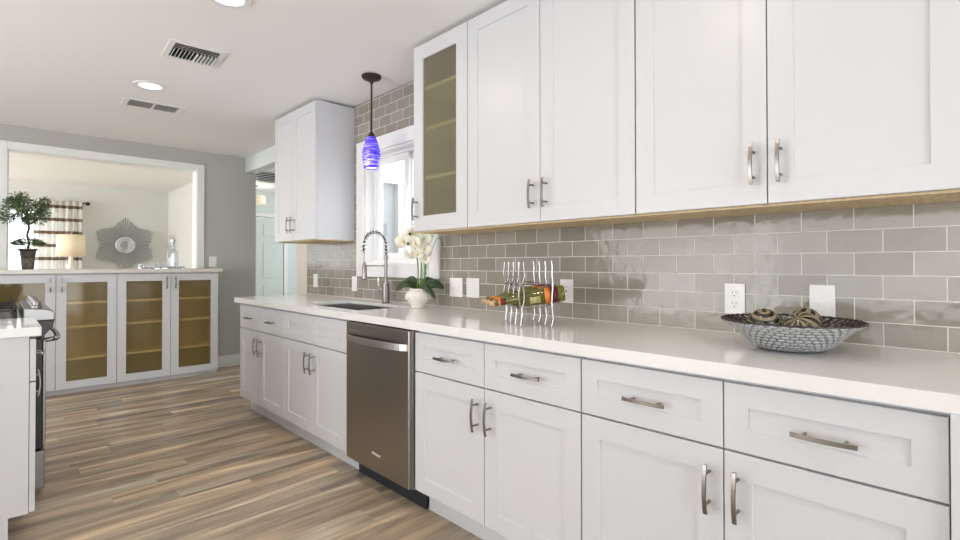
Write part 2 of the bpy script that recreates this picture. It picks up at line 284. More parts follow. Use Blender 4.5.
# ------------------------------------------------------------------ mesh helpers
class MB:
    def __init__(s): s.bm = bmesh.new()
    def box(s, x0, x1, y0, y1, z0, z1):
        v = [s.bm.verts.new(p) for p in ((x0,y0,z0),(x1,y0,z0),(x1,y1,z0),(x0,y1,z0),(x0,y0,z1),(x1,y0,z1),(x1,y1,z1),(x0,y1,z1))]
        for f in ((0,3,2,1),(4,5,6,7),(0,1,5,4),(1,2,6,5),(2,3,7,6),(3,0,4,7)): s.bm.faces.new([v[i] for i in f])
        return s
    def tube(s, pts, r, seg=10, closed=False, flat=1.0):
        pts = [Vector(p) for p in pts]; n = len(pts); rings = []
        rr = r if isinstance(r, (list, tuple)) else [r]*n
        up = None
        for i, p in enumerate(pts):
            if closed: t = (pts[(i+1) % n] - pts[i-1]).normalized()
            else: t = (pts[min(i+1, n-1)] - pts[max(i-1, 0)]).normalized()
            if up is None:
                up = Vector((0,0,1)) if abs(t.z) < .9 else Vector((1,0,0))
            a = (up - t*up.dot(t))
            a = a.normalized() if a.length > 1e-6 else t.orthogonal().normalized()
            up = a; b = t.cross(a)
            rings.append([s.bm.verts.new(p + rr[i]*(math.cos(q)*a*flat + math.sin(q)*b)) for q in [2*PI*k/seg for k in range(seg)]])
        for i in range(n if closed else n-1):
            A, B = rings[i], rings[(i+1) % n]
            for k in range(seg): s.bm.faces.new((A[k], A[(k+1) % seg], B[(k+1) % seg], B[k]))
        if not closed:
            s.bm.faces.new(rings[0][::-1]); s.bm.faces.new(rings[-1])
        return s
    def cyl(s, p0, p1, r, seg=16, r1=None): return s.tube([p0, p1], [r, r if r1 is None else r1], seg)
    def lathe(s, prof, seg=32, center=(0,0,0), mtx=None, cap=True):
        rings = []
        c = Vector(center)
        for (r, z) in prof:
            if r < 1e-5:
                p = Vector((0,0,z)); p = (mtx @ p) if mtx else p; rings.append([s.bm.verts.new(p + c)])
            else:
                rg = []
                for k in range(seg):
                    p = Vector((r*math.cos(2*PI*k/seg), r*math.sin(2*PI*k/seg), z)); p = (mtx @ p) if mtx else p
                    rg.append(s.bm.verts.new(p + c))
                rings.append(rg)
        for A, B in zip(rings, rings[1:]):
            for k in range(seg):
                k2 = (k+1) % seg
                if len(A) == 1 and len(B) == 1: continue
                if len(A) == 1: s.bm.faces.new((A[0], B[k2], B[k]))
                elif len(B) == 1: s.bm.faces.new((A[k], A[k2], B[0]))
                else: s.bm.faces.new((A[k], A[k2], B[k2], B[k]))
        if cap:
            if len(rings[0]) > 1: s.bm.faces.new(rings[0][::-1])
            if len(rings[-1]) > 1: s.bm.faces.new(rings[-1])
        return s
    def prism(s, poly, axis, a, b):
        """extrude a closed outline along an axis; outline gives the other two coordinates in xyz order"""
        def P(u, v, w):
            return {'x': (w, u, v), 'y': (u, w, v), 'z': (u, v, w)}[axis]
        A = [s.bm.verts.new(P(u, v, a)) for u, v in poly]; B = [s.bm.verts.new(P(u, v, b)) for u, v in poly]
        n = len(poly)
        s.bm.faces.new(A[::-1]); s.bm.faces.new(B)
        for i in range(n): s.bm.faces.new((A[i], A[(i+1) % n], B[(i+1) % n], B[i]))
        return s
    def ball(s, c, r, sx=1, sy=1, sz=1, u=16, v=10):
        bmesh.ops.create_uvsphere(s.bm, u_segments=u, v_segments=v, radius=r, matrix=Matrix.Translation(c) @ Matrix.Diagonal((sx, sy, sz, 1)))
        return s
    def unit_ball(s, m4, u=10, v=6):
        rings = [[s.bm.verts.new(m4 @ Vector((math.sin(PI*j/v)*math.cos(2*PI*i/u), math.sin(PI*j/v)*math.sin(2*PI*i/u), math.cos(PI*j/v)))) for i in range(u)] for j in range(1, v)]
        a, b = s.bm.verts.new(m4 @ Vector((0, 0, 1))), s.bm.verts.new(m4 @ Vector((0, 0, -1)))
        for A, B in zip(rings, rings[1:]):
            for i in range(u): s.bm.faces.new((A[i], B[i], B[(i+1) % u], A[(i+1) % u]))
        for i in range(u): s.bm.faces.new((a, rings[0][i], rings[0][(i+1) % u])); s.bm.faces.new((b, rings[-1][(i+1) % u], rings[-1][i]))
        return s
    def quad(s, *p): s.bm.faces.new([s.bm.verts.new(q) for q in p]); return s
    def build(s, name, m, parent=None, smooth=False, bevel=0., angle=35, solid=0., subsurf=0, bseg=2):
        bmesh.ops.recalc_face_normals(s.bm, faces=s.bm.faces)
        me = bpy.data.meshes.new(name); s.bm.to_mesh(me); s.bm.free()
        me.materials.append(M[m] if isinstance(m, str) else m)
        o = bpy.data.objects.new(name, me); COL.objects.link(o)
        if parent: o.parent = parent
        if smooth:
            me.shade_smooth()
            me.set_sharp_from_angle(angle=math.radians(angle))
        if solid: md = o.modifiers.new('solidify', 'SOLIDIFY'); md.thickness = solid; md.offset = 0
        if bevel: md = o.modifiers.new('bevel', 'BEVEL'); md.width = bevel; md.segments = bseg; md.limit_method = 'ANGLE'; md.angle_limit = math.radians(40)
        if subsurf: md = o.modifiers.new('subsurf', 'SUBSURF'); md.levels = subsurf; md.render_levels = subsurf
        return o
def tag(o, label=None, cat=None, group=None, kind=None):
    if label: o['label'] = label
    if cat: o['category'] = cat
    if group: o['group'] = group
    if kind: o['kind'] = kind
    return o
def thing(name, label, cat, loc=(0,0,0), rz=0, group=None):
    o = bpy.data.objects.new(name, None); COL.objects.link(o); o.location = loc; o.rotation_euler = (0, 0, rz)
    o.empty_display_size = .1
    return tag(o, label, cat, group)
def struct(name, mb, m, label, cat, parent=None, **k):
    o = mb.build(name, m, parent, **k)
    if parent is None: tag(o, label, cat, kind='structure')
    return o
def copy_tree(o, parent=None):
    c = o.copy(); COL.objects.link(c)
    if parent: c.parent = parent
    for ch in [q for q in bpy.data.objects if q.parent == o]: copy_tree(ch, c)
    return c
def smooth_path(pts, n=8):
    pts = [Vector(p) for p in pts]; out = []
    for i in range(len(pts)-1):
        p0 = pts[max(i-1, 0)]; p1 = pts[i]; p2 = pts[i+1]; p3 = pts[min(i+2, len(pts)-1)]
        for k in range(n):
            t = k/n
            out.append(.5*((2*p1) + (p2-p0)*t + (2*p0-5*p1+4*p2-p3)*t*t + (-p0+3*p1-3*p2+p3)*t**3))
    out.append(pts[-1]); return out

# ------------------------------------------------------------------ room shell
WX, BY, CZ = 2.07, 6.264, 2.458      # tile face, back wall face, ceiling
struct('floor', MB().box(-3.6, 2.22, -3.6, 10.32, -.06, 0).box(2.2201, 5.12, 4.58, 9.12, -.06, 0), 'floor', 'wood look plank tile floor with gray brown streaks', 'floor')
struct('ceiling', MB().box(-3.6, 2.26, -3.6, 10.32, CZ, CZ+.1).box(2.2601, 5.12, 4.58, 9.12, CZ, CZ+.1), 'ceiling', 'flat off white ceiling over kitchen and rooms beyond', 'ceiling')
# right wall with the sink window hole
wy0, wy1, wz0, wz1 = 2.615, 3.442, 1.19, 2.04
def wall_with_hole(mb, x0, x1, y0, y1, z0, z1, hy0, hy1, hz0, hz1):
    mb.box(x0, x1, y0, hy0, z0, z1).box(x0, x1, hy1, y1, z0, z1).box(x0, x1, hy0, hy1, z0, hz0).box(x0, x1, hy0, hy1, hz1, z1); return mb
struct('wall_right', wall_with_hole(MB(), WX+.01, WX+.15, -3.6, 4.70, 0, CZ, wy0, wy1, wz0, wz1), 'wall_end', 'beige painted wall behind the sink run', 'wall')
struct('wall_right_tile', wall_with_hole(MB(), WX, WX+.0099, -1.2, 4.455, .915, CZ, wy0, wy1, wz0, wz1), 'tile', 'taupe glossy subway tile backsplash with white grout', 'backsplash')
# back wall with pass-through
ox0, ox1, oz0, oz1 = .059, 1.625, 1.100, 2.250
m_ = MB(); m_.box(-3.6, ox0, BY, BY+.13, 0, CZ).box(ox1, 2.262, BY, BY+.13, 0, CZ).box(ox0, ox1, BY, BY+.13, 0, oz0).box(ox0, ox1, BY, BY+.13, oz1, CZ)
struct('wall_back', m_, 'wall', 'gray painted wall around the pass-through opening', 'wall')
struct('ceiling_beam', MB().box(2.140, 2.262, 4.70, BY, 2.285, CZ), 'wall_hall', 'painted header beam over the hall opening', 'beam')
# casing of the pass-through
t = MB()
t.box(ox0-.075, ox0+.01, BY-.02, BY-.001, 1.142, oz1+.058).box(ox1-.01, ox1+.065, BY-.02, BY-.001, 1.142, oz1+.058).box(ox0+.01, ox1-.01, BY-.02, BY-.001, oz1-.01, oz1+.058)
t.box(ox0, ox0+.018, BY, BY+.13, 1.142, oz1-.001).box(ox1-.018, ox1, BY, BY+.13, 1.142, oz1-.001).box(ox0+.018, ox1-.018, BY, BY+.13, oz1-.018, oz1-.001)
struct('trim_1', t, 'trim', 'white casing around the pass-through opening', 'trim', bevel=.003)
# other walls
struct('wall_left', wall_with_hole(MB(), -3.6, -3.48, -3.6, 10.4, 0, CZ, -.6, 2.4, .55, 2.15), 'wall', 'gray painted wall with an added side opening for light', 'wall')  # side opening is unseen, made to let light in from the left
m_ = MB(); m_.box(-3.48, -1.9, -3.6, -3.48, 0, CZ).box(1.5, 2.08, -3.6, -3.48, 0, CZ).box(-1.9, 1.5, -3.6, -3.48, 2.2, CZ)
struct('wall_rear', m_, 'wall', 'gray painted rear wall around an added light opening', 'wall')  # opening invented behind the viewpoint to admit light
struct('wall_living_far', wall_with_hole(MB(), 0, .12, -3.48, 2.18, 0, CZ, -1.8, .78, .70, 2.05), 'wall_living', 'pale sage far wall of the living room', 'wall')
o = bpy.data.objects['wall_living_far']; o.rotation_euler = (0, 0, PI/2); o.scale = (1, -1, 1); o.location = (0, 0, 0)
me = o.data
for v in me.vertices: x, y, z = v.co; v.co = (y, 10.2 + x, z)
o.rotation_euler = (0,0,0); o.scale = (1,1,1); me.flip_normals()
struct('wall_living_side', MB().box(2.18, 2.26, BY+.13, 10.2, 0, CZ), 'wall_living', 'pale sage side wall of the living room', 'wall')
struct('wall_hall_far', MB().box(2.26, 5.1, 9.0, 9.12, 0, CZ), 'wall_hall', 'pale far wall of the hall', 'wall')
struct('wall_hall_side', MB().box(5.0, 5.12, 4.6, 9.0, 0, CZ), 'wall_hall', 'pale side wall of the hall', 'wall')
struct('wall_hall_near', MB().box(2.22, 5.0, 4.58, 4.70, 0, CZ), 'wall_hall', 'pale wall closing the hall on the patio side', 'wall')
struct('baseboard_back', MB().box(1.80, 2.262, BY-.015, BY-.0005, 0, .13), 'trim', 'white baseboard under the gray wall', 'baseboard', bevel=.003)
struct('baseboard_hall', MB().box(3.80, 4.99, 8.985, 8.9995, 0, .11), 'trim', 'white baseboard along the hall', 'baseboard')

# kitchen window over the sink
win = thing('window_1', 'white vinyl sliding window with wide white casing over the sink', 'window'); win['kind'] = 'structure'
c = MB(); a0, a1, b0, b1 = wy0-.1, wy1+.1, wz0-.1, wz1+.1
c.box(WX-.02, WX-.0005, a0, wy0, b0, b1).box(WX-.02, WX-.0005, wy1, a1, b0, b1).box(WX-.02, WX-.0005, wy0, wy1, wz1, b1).box(WX-.026, WX-.0005, wy0, wy1, b0, wz0)
c.build('casing', 'trim', win, bevel=.003)
c = MB(); c.box(WX-.0004, WX+.15, wy0, wy0+.012, wz0, wz1).box(WX-.0004, WX+.15, wy1-.012, wy1, wz0, wz1).box(WX-.0004, WX+.15, wy0+.012, wy1-.012, wz0, wz0+.012).box(WX-.0004, WX+.15, wy0+.012, wy1-.012, wz1-.012, wz1)
c.build('jamb_liner', 'trim', win)
def vframe(mb, x0, x1, y0, y1, z0, z1, w):
    mb.box(x0, x1, y0, y0+w, z0, z1).box(x0, x1, y1-w, y1, z0, z1).box(x0, x1, y0+w, y1-w, z0, z0+w).box(x0, x1, y0+w, y1-w, z1-w, z1); return mb
vframe(MB(), WX+.075, WX+.145, wy0+.012, wy1-.012, wz0+.012, wz1-.012, .022).build('frame', 'vinyl', win, bevel=.002)
for (y0, y1, x) in ((2.985, wy1-.034, WX+.082), (wy0+.034, 3.03, WX+.115)):
    sh = vframe(MB(), x, x+.028, y0, y1, wz0+.035, wz1-.035, .045).build('sash', 'vinyl', win, bevel=.003)
    MB().box(x+.012, x+.016, y0+.044, y1-.044, wz0+.078, wz1-.078).build('pane', 'window_glass', sh)
# living room window
win = thing('window_2', 'bright living room window behind the banded curtain', 'window'); win['kind'] = 'structure'
c = MB()
def xframe(mb, x0, x1, y0, y1, z0, z1, w):
    mb.box(x0, x0+w, y0, y1, z0, z1).box(x1-w, x1, y0, y1, z0, z1).box(x0+w, x1-w, y0, y1, z0, z0+w).box(x0+w, x1-w, y0, y1, z1-w, z1); return mb
xframe(MB(), -1.8, .78, 10.22, 10.30, .70, 2.05, .05).box(-.68, -.62, 10.24, 10.28, .75, 2.0).build('frame', 'trim', win)
MB().box(-1.76, .74, 10.255, 10.259, .74, 2.01).build('pane', 'window_glass', win)
# outside the sink window
struct('ground_patio', MB().box(5.3, 12, -3, 14, -.25, -.1).box(2.3, 5.3, -3, 4.5, -.25, -.1), 'concrete', 'pale concrete patio outside', 'patio')
pw = thing('house_wing', 'white stucco house wing seen through the sink window', 'building', (5.6, 0, -.1))
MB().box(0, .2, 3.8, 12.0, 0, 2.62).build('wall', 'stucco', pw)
MB().box(-.45, .3, 3.6, 12.2, 2.62, 2.82).build('fascia', 'trim', pw, bevel=.01)
f_ = MB().box(-.03, -.001, 8.05, 8.95, .02, 2.12).build('patio_door', 'vinyl', pw); MB().box(-.035, -.0301, 8.2, 8.8, .9, 1.95).build('pane', mat('dim_pane', (.45, .52, .56), .15), f_)
for yy in (7.35, 5.2): MB().box(-.42, -.30, yy, yy+.12, 0, 2.62).build('post', 'trim', pw)

hd = MB(); random.seed(5)
for k in range(60): hd.ball((random.uniform(-2.4, 1.0), 13 + random.uniform(-.3, .3), random.uniform(0, .72)), random.uniform(.2, .3), u=10, v=7)
tag(hd.build('hedge', mat('hedge_green', (.12, .22, .08), .8), smooth=True), 'green garden hedge outside the living room window', 'hedge')
struct('ground_garden', MB().box(-6, 4, 10.6, 16, -.2, -.06), 'concrete', 'pale ground outside the living room', 'ground')

ew = thing('hall_exterior', 'white siding wall and patio cover seen through the sink window', 'building', (0, 0, 0))
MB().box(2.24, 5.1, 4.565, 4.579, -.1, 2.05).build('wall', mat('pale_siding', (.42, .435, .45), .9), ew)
MB().box(2.24, 5.1, 4.50, 4.579, 2.05, 2.25).build('fascia', 'trim', ew, bevel=.005)
MB().box(3.11, 3.18, 4.49, 4.564, -.1, 2.05).build('corner_board', mat('siding_board', (.58, .58, .58), .8), ew)
f_ = MB().box(2.74, 3.0, 4.545, 4.564, .9, 1.62).build('vent_panel', mat('gray_panel', (.26, .28, .30), .6), ew)

# hall door (six panel)
dr = thing('door_1', 'pale six panel interior door at the far end of the hall', 'door'); dr['kind'] = 'structure'
db = MB(); dx0, dx1, dy = 2.93, 3.727, 8.96
db.box(dx0, dx1, dy+.012, dy+.038, .01, 2.02)
db.build('door_slab', 'wall_hall', dr)
pn = MB()
for (z0, z1) in ((.25, .82), (.96, 1.56), (1.68, 1.90)):
    for (x0, x1) in ((dx0+.11, dx0+.36), (dx1-.36, dx1-.11)):
        pn.box(x0, x1, dy+.004, dy+.0119, z0, z1)
pn.build('raised_panel', 'wall_hall', dr, bevel=.006)
MB().box(dx0-.07, dx0-.005, dy-.002, dy+.039, 0, 2.09).box(dx1+.005, dx1+.07, dy-.002, dy+.039, 0, 2.09).box(dx0-.005, dx1+.005, dy-.002, dy+.039, 2.025, 2.09).build('casing', 'trim', dr, bevel=.003)

# ------------------------------------------------------------------ cabinetry (local frame: front faces -y, door front at y=0, left to right = +x)
def arc_handle(x, z, vertical, L=.135, lift=.030):
    mb = MB(); n = 10; hw = .0055
    A = []
    for i in range(n+1):
        t = -L/2 + L*i/n; y = -lift - .008*(1 - (2*t/L)**2)
        A.append((t, y))
    def P(t, y, w): return (x+w, y, z+t) if vertical else (x+t, y, z+w)
    rings = [[mb.bm.verts.new(P(t, y-.003, -hw)), mb.bm.verts.new(P(t, y-.003, hw)), mb.bm.verts.new(P(t, y+.003, hw)), mb.bm.verts.new(P(t, y+.003, -hw))] for t, y in A]
    for r0, r1 in zip(rings, rings[1:]):
        for k in range(4): mb.bm.faces.new((r0[k], r0[(k+1) % 4], r1[(k+1) % 4], r1[k]))
    mb.bm.faces.new(rings[0]); mb.bm.faces.new(rings[-1][::-1])
    for sgn in (-1, 1):
        t = sgn*L*.31
        mb.cyl(P(t, -lift-.003, 0), P(t, .0, 0), .0045, 8)
    return mb
def shaker(x0, x1, z0, z1, fw=.07, th=.02, rec=.007):
    """one closed slab with a recessed centre panel and a small step bead"""
    mb = MB(); bm = mb.bm
    def ring(d, y): return [bm.verts.new(p) for p in ((x0+d, y, z0+d), (x1-d, y, z0+d), (x1-d, y, z1-d), (x0+d, y, z1-d))]
    R_ = [ring(0, th), ring(0, .0015), ring(.0015, 0), ring(fw, 0), ring(fw+.002, rec), ]
    bm.faces.new(R_[0][::-1])
    for A, B in zip(R_, R_[1:]):
        for k in range(4): bm.faces.new((A[k], A[(k+1) % 4], B[(k+1) % 4], B[k]))
    bm.faces.new(R_[-1]); return mb
def glass_door(x0, x1, z0, z1, fw, th=.02):
    mb = MB(); bm = mb.bm
    def ring(d, y): return [bm.verts.new(p) for p in ((x0+d, y, z0+d), (x1-d, y, z0+d), (x1-d, y, z1-d), (x0+d, y, z1-d))]
    R_ = [ring(0, th), ring(0, .0015), ring(.0015, 0), ring(fw, 0), ring(fw, th)]
    for i in range(5):
        A, B = R_[i], R_[(i+1) % 5]
        for k in range(4): bm.faces.new((A[k], A[(k+1) % 4], B[(k+1) % 4], B[k]))
    return mb
G = .0018
def add_handle(door, x, z, vertical, L=.135): arc_handle(x, z, vertical, L).build('handle', 'nickel', door, bevel=.0008)
def base_cabinet(label, y_far, y_near, splits, drawers=True, drawer_pulls=True, door_pulls=None, front=1.428, depth=.63, group='white shaker base cabinets along the tiled wall'):
    """run along the right wall; y_far > y_near. splits: door boundaries as distance from the far end"""
    Wd = y_far - y_near
    t = thing('base_cabinet', label, 'cabinet', (front, y_far, 0), -PI/2, group)
    if drawer_pulls: MB().box(.0015, Wd-.0015, .0205, depth, .118, .896).build('carcass', 'cab', t)
    else: MB().box(.0015, .018, .0205, depth, .118, .896).box(Wd-.018, Wd-.0015, .0205, depth, .118, .896).box(.018, Wd-.018, .0205, depth, .118, .136).box(.018, Wd-.018, .0205, .036, .136, .896).box(.018, Wd-.018, depth-.012, depth, .136, .896).build('carcass', 'cab', t)
    MB().box(.0015, Wd-.0015, .085, .10, 0, .1175).build('toe_kick', 'cab', t)
    xs = [0] + splits + [Wd]
    for i in range(len(xs)-1):
        a, b = xs[i]+G, xs[i+1]-G
        if drawers:
            d = shaker(a, b, .682, .862, .060).build('drawer', 'cab', t)
            if drawer_pulls: add_handle(d, (a+b)/2+.008, .767, False)
        d = shaker(a, b, .122, .676 if drawers else .862).build('door', 'cab', t)
        side = door_pulls[i] if door_pulls else ('R' if i % 2 == 0 else 'L')
        if side: add_handle(d, (b-.036) if side == 'R' else (a+.036), .567, True)
    return t
base_cabinet('white base cabinet at the far end of the run, two small drawer pulls', 4.291, 3.428, [.428])
base_cabinet('white sink base cabinet under the faucet with plain false drawer fronts', 3.426, 2.567, [.425], drawer_pulls=False)
base_cabinet('white base cabinet just right of the dishwasher, two drawers over two doors', 1.926, .991, [.467])
base_cabinet('largest white base cabinet nearest the camera, below the woven bowl', .989, .076, [.461])
t = thing('base_cabinet', 'plain white end panel cabinet cut by the right edge of the photo', 'cabinet', (1.411, .0745, 0), -PI/2, 'white shaker base cabinets along the tiled wall')
MB().box(0, .60, .0, .65, .0, .8745).build('carcass', 'cab', t)

def upper_shell(W_, z0, z1, depth):
    """open fronted box; underside recessed with maple rails"""
    t_ = .018; return MB().box(0, t_, .021, depth, z0, z1).box(W_-t_, W_, .021, depth, z0, z1).box(t_, W_-t_, .021, depth, z1-t_, z1).box(t_, W_-t_, .021, depth, z0, z0+.018).box(t_, W_-t_, depth-.006, depth, z0+.018, z1-t_)
def upper_cabinet(label, y_far, y_near, splits, z0=1.372, z1=2.438, glass=False, pulls=None, front=1.736):
    Wd = y_far - y_near; dep = WX - .001 - front
    t = thing('wall_cabinet', label, 'cabinet', (front, y_far, 0), -PI/2, 'white shaker wall cabinets')
    W_ = Wd - .001
    upper_shell(W_, z0, z1, dep).build('carcass', 'cab', t)
    b = MB(); b.box(.0, W_, .0215, dep-.001, z0-.0035, z0-.0005)
    b.box(.0, W_, .0215, .036, z0-.0075, z0-.0036).box(0, .018, .0361, dep-.001, z0-.0075, z0-.0036).box(W_-.018, W_, .0361, dep-.001, z0-.0075, z0-.0036)
    b.build('underside', 'maple', t)
    xs = [0] + splits + [Wd]
    for i in range(len(xs)-1):
        a, c = xs[i]+G, xs[i+1]-G
        side = pulls[i]
        if glass:
            d = glass_door(a, c, z0, z1-.004, .085).build('door', 'cab', t)
            MB().box(a+.084, c-.084, .008, .012, z0+.084, z1-.09).build('glass_pane', 'frost_glass', d)
        else:
            d = shaker(a, c, z0, z1-.004, .07).build('door', 'cab', t)
        add_handle(d, (c-.036) if side == 'R' else (a+.036), z0+.125, True, .13)
    if glass:
        MB().box(.0185, W_-.0185, .3, dep-.0065, z0+.0185, z1-.0185).build('lining', 'cab_in', t)
        for z in (1.663, 1.944, 2.175):
            MB().box(.0185, W_-.0185, .0215, .295, z, z+.02).build('shelf', 'shelf', t)
    return t
upper_cabinet('narrow white wall cabinet with one frosted glass door beside the window', 2.356, 1.8955, [], glass=True, pulls=['L'])
upper_cabinet('white double door wall cabinet next to the glass front one, above the wine rack', 1.894, .957, [.476], pulls=['R', 'L'])
upper_cabinet('white double door wall cabinet nearest the camera, above the woven bowl', .955, .052, [.449], pulls=['R', 'L'])
upper_cabinet('white double door wall cabinet standing alone left of the sink window', 4.367, 3.590+.01, [.361], pulls=['R', 'L'], z0=1.378)

# dishwasher
t = thing('dishwasher', 'stainless steel dishwasher with full width bowed handle under the counter', 'dishwasher', (1.405, 2.560, 0), -PI/2)
MB().box(.02, .615, .045, .62, .10, .866).build('tub', 'kick', t)
MB().box(.005, .628, .095, .105, .0, .115).box(.02, .615, .1051, .6, .0, .099).build('toe_kick', 'kick', t)
dd = MB().box(.030, .616, .0, .044, .118, .868).build('door', 'steel', t, bevel=.004)
MB().box(.6165, .627, .016, .044, .118, .868).build('edge_trim', 'steel_light', t)
hb = MB(); n = 16; rings = []
for i in range(n+1):
    u_ = i/n; x = .040 + .566*u_; y = -.006 - .040*math.sin(PI*u_)**.6
    rings.append([hb.bm.verts.new(p) for p in ((x, y, .770), (x, y, .803), (x, y+.007, .803), (x, y+.007, .770))])
for r0, r1 in zip(rings, rings[1:]):
    for k in range(4): hb.bm.faces.new((r0[k], r0[(k+1) % 4], r1[(k+1) % 4], r1[k]))
hb.bm.faces.new(rings[0]); hb.bm.faces.new(rings[-1][::-1])
hb.box(.036, .048, -.006, .0, .770, .803).box(.598, .610, -.006, .0, .770, .803)
hb.build('handle', 'steel_light', dd, bevel=.0015)
def text_obj(name, body, size, m, parent, loc, rot, extrude=.0006, align='CENTER'):
    cu = bpy.data.curves.new(name, 'FONT'); cu.body = body; cu.size = size; cu.extrude = extrude; cu.align_x = align
    o = bpy.data.objects.new(name, cu); COL.objects.link(o)
    bpy.context.view_layer.update()
    me = bpy.data.meshes.new_from_object(o); bpy.data.objects.remove(o)
    o = bpy.data.objects.new(name, me); COL.objects.link(o); me.materials.clear(); me.materials.append(M[m]); o.parent = parent; o.location = loc; o.rotation_euler = rot
    return o
text_obj('logo', 'Whirlpool', .019, 'plate', dd, (.335, -.0008, .205), (PI/2, 0, 0))
mk = MB()
for i in range(9): mk.box(.075+i*.0095, .075+i*.0095+.006, -.0009, -.0001, .822, .829)
mk.build('control_marks', 'steel_light', dd)

# countertop with sink cut-out
sx0, sx1, sy0, sy1 = 1.522, 1.885, 2.602, 3.335
mb = MB(); z0, z1 = .875, .915; X0, X1, Y0, Y1 = 1.4105, WX-.0005, -.52, 4.375
mb.box(X0, sx0, Y0, Y1, z0, z1)
mb.bm.free(); mb.bm = bmesh.new()
def grid_plate(mb, xs, ys, z0, z1, skip):
    V = {}
    for i, x in enumerate(xs):
        for j, y in enumerate(ys):
            V[i, j, 0] = mb.bm.verts.new((x, y, z0)); V[i, j, 1] = mb.bm.verts.new((x, y, z1))
    cells = {(i, j) for i in range(len(xs)-1) for j in range(len(ys)-1)} - set(skip)
    for (i, j) in cells:
        mb.bm.faces.new((V[i,j,1], V[i+1,j,1], V[i+1,j+1,1], V[i,j+1,1])); mb.bm.faces.new((V[i,j,0], V[i,j+1,0], V[i+1,j+1,0], V[i+1,j,0]))
        for (di, dj, a, b) in ((-1,0,(i,j+1),(i,j)), (1,0,(i+1,j),(i+1,j+1)), (0,-1,(i,j),(i+1,j)), (0,1,(i+1,j+1),(i,j+1))):
            if (i+di, j+dj) not in cells: mb.bm.faces.new((V[a[0],a[1],0], V[b[0],b[1],0], V[b[0],b[1],1], V[a[0],a[1],1]))
    return mb
grid_plate(mb, [X0, X0+.018, X0+.019, sx0, sx1, X1], [Y0, sy0, sy1, Y1-.019, Y1-.018, Y1], .897, z1, [(3, 1)])
for v in mb.bm.verts:
    if v.co.z < .9 and (v.co.x < X0+.0185 or v.co.y > Y1-.0185): v.co.z = .875
ct = mb.build('countertop', 'quartz', bevel=.003)
tag(ct, 'long white quartz countertop running under the tiled backsplash', 'countertop')
# sink
t = thing('kitchen_sink', 'undermount stainless double bowl sink below the window', 'sink', (0, 0, 0))
def bowl_mesh(x0, x1, y0, y1, zt, zb):
    mb = MB(); bm = mb.bm
    def ring(d, z): return [bm.verts.new(p) for p in ((x0+d, y0+d, z), (x1-d, y0+d, z), (x1-d, y1-d, z), (x0+d, y1-d, z))]
    R_ = [ring(0, zt), ring(.004, zb+.02), ring(.024, zb)]
    for A, B in zip(R_, R_[1:]):
        for k in range(4): bm.faces.new((A[k], A[(k+1) % 4], B[(k+1) % 4], B[k]))
    bm.faces.new(R_[-1]); return mb
for (y0, y1) in ((sy0-.004, 2.945), (2.965, sy1+.004)):
    bw = bowl_mesh(sx0-.004, sx1+.004, y0, y1, .8965, .70).build('basin', 'sinksteel', t, solid=.002)
    MB().lathe([(.0, .702), (.035, .702), (.04, .705)], 20, ((sx0+sx1)/2, (y0+y1)/2, 0), cap=False).build('drain', 'chrome', bw)
MB().box(sx0-.002, sx1+.002, 2.9455, 2.9645, .80, .888).build('divider', 'sinksteel', t)

# faucet
t = thing('kitchen_faucet', 'tall brushed nickel spring neck faucet behind the sink', 'faucet', (1.962, 2.985, .915))
MB().lathe([(.026, 0), (.030, .006), (.0255, .010), (.0255, .135), (.020, .142)], 24).build('body', 'nickel', t, smooth=True)
MB().cyl((0, 0, .145), (0, 0, .335), .0115).lathe([(.016, 0), (.016, .035)], 20, (0, 0, .30)).build('riser', 'nickel', t, smooth=True)
arc = [(0, 0, .335)] + [(-.088 + .088*math.cos(a), 0, .405 + .088*math.sin(a)) for a in [PI*k/14 for k in range(15)]] + [(-.180, 0, .345)]
path = smooth_path(arc, 6)
MB().tube(path, .0055, 10).build('hose', mat('dark_hose', (.04, .04, .04), .5), t, smooth=True)
# spring: helix round the hose
sp = []; Lacc = 0; pts = path; total = sum((pts[i+1]-pts[i]).length for i in range(len(pts)-1)); turns = 16
prev = pts[0]
fine = []
for i in range(len(pts)-1):
    for k in range(9): fine.append(pts[i].lerp(pts[i+1], k/9))
acc = 0
for i in range(len(fine)-1):
    tg = (fine[i+1]-fine[i]).normalized(); acc += (fine[i+1]-fine[i]).length
    b = Vector((0, 1, 0)); a = tg.cross(b).normalized(); ph = 2*PI*turns*acc/total
    sp.append(fine[i] + .0135*(math.cos(ph)*a + math.sin(ph)*b))
MB().tube(sp, .0033, 6).build('spring', 'chrome', t, smooth=True)
MB().tube([(-.180, 0, .35), (-.174, 0, .30), (-.170, 0, .27)], .006, 8).build('hose', 'nickel', t, smooth=True)
MB().lathe([(.010, .12), (.0, .12)][:0] + [(.016, .165), (.019, .17), (.0165, .20), (.0165, .255), (.011, .272), (.008, .285)], 20, (-.170, 0, 0)).build('spray_head', 'nickel', t, smooth=True)
MB().box(-.160, -.010, -.004, .004, .255, .263).lathe([(.016, .250), (.016, .268)], 20).build('docking_arm', 'nickel', t, smooth=True)
lv = MB().cyl((0, 0, .085), (-.045, .014, .085), .014).build('valve', 'chrome', t, smooth=True)
MB().tube([(-.040, .013, .088), (-.052, .016, .13), (-.050, .016, .175)], [.005, .0045, .004], 8).build('lever', 'chrome', lv, smooth=True)

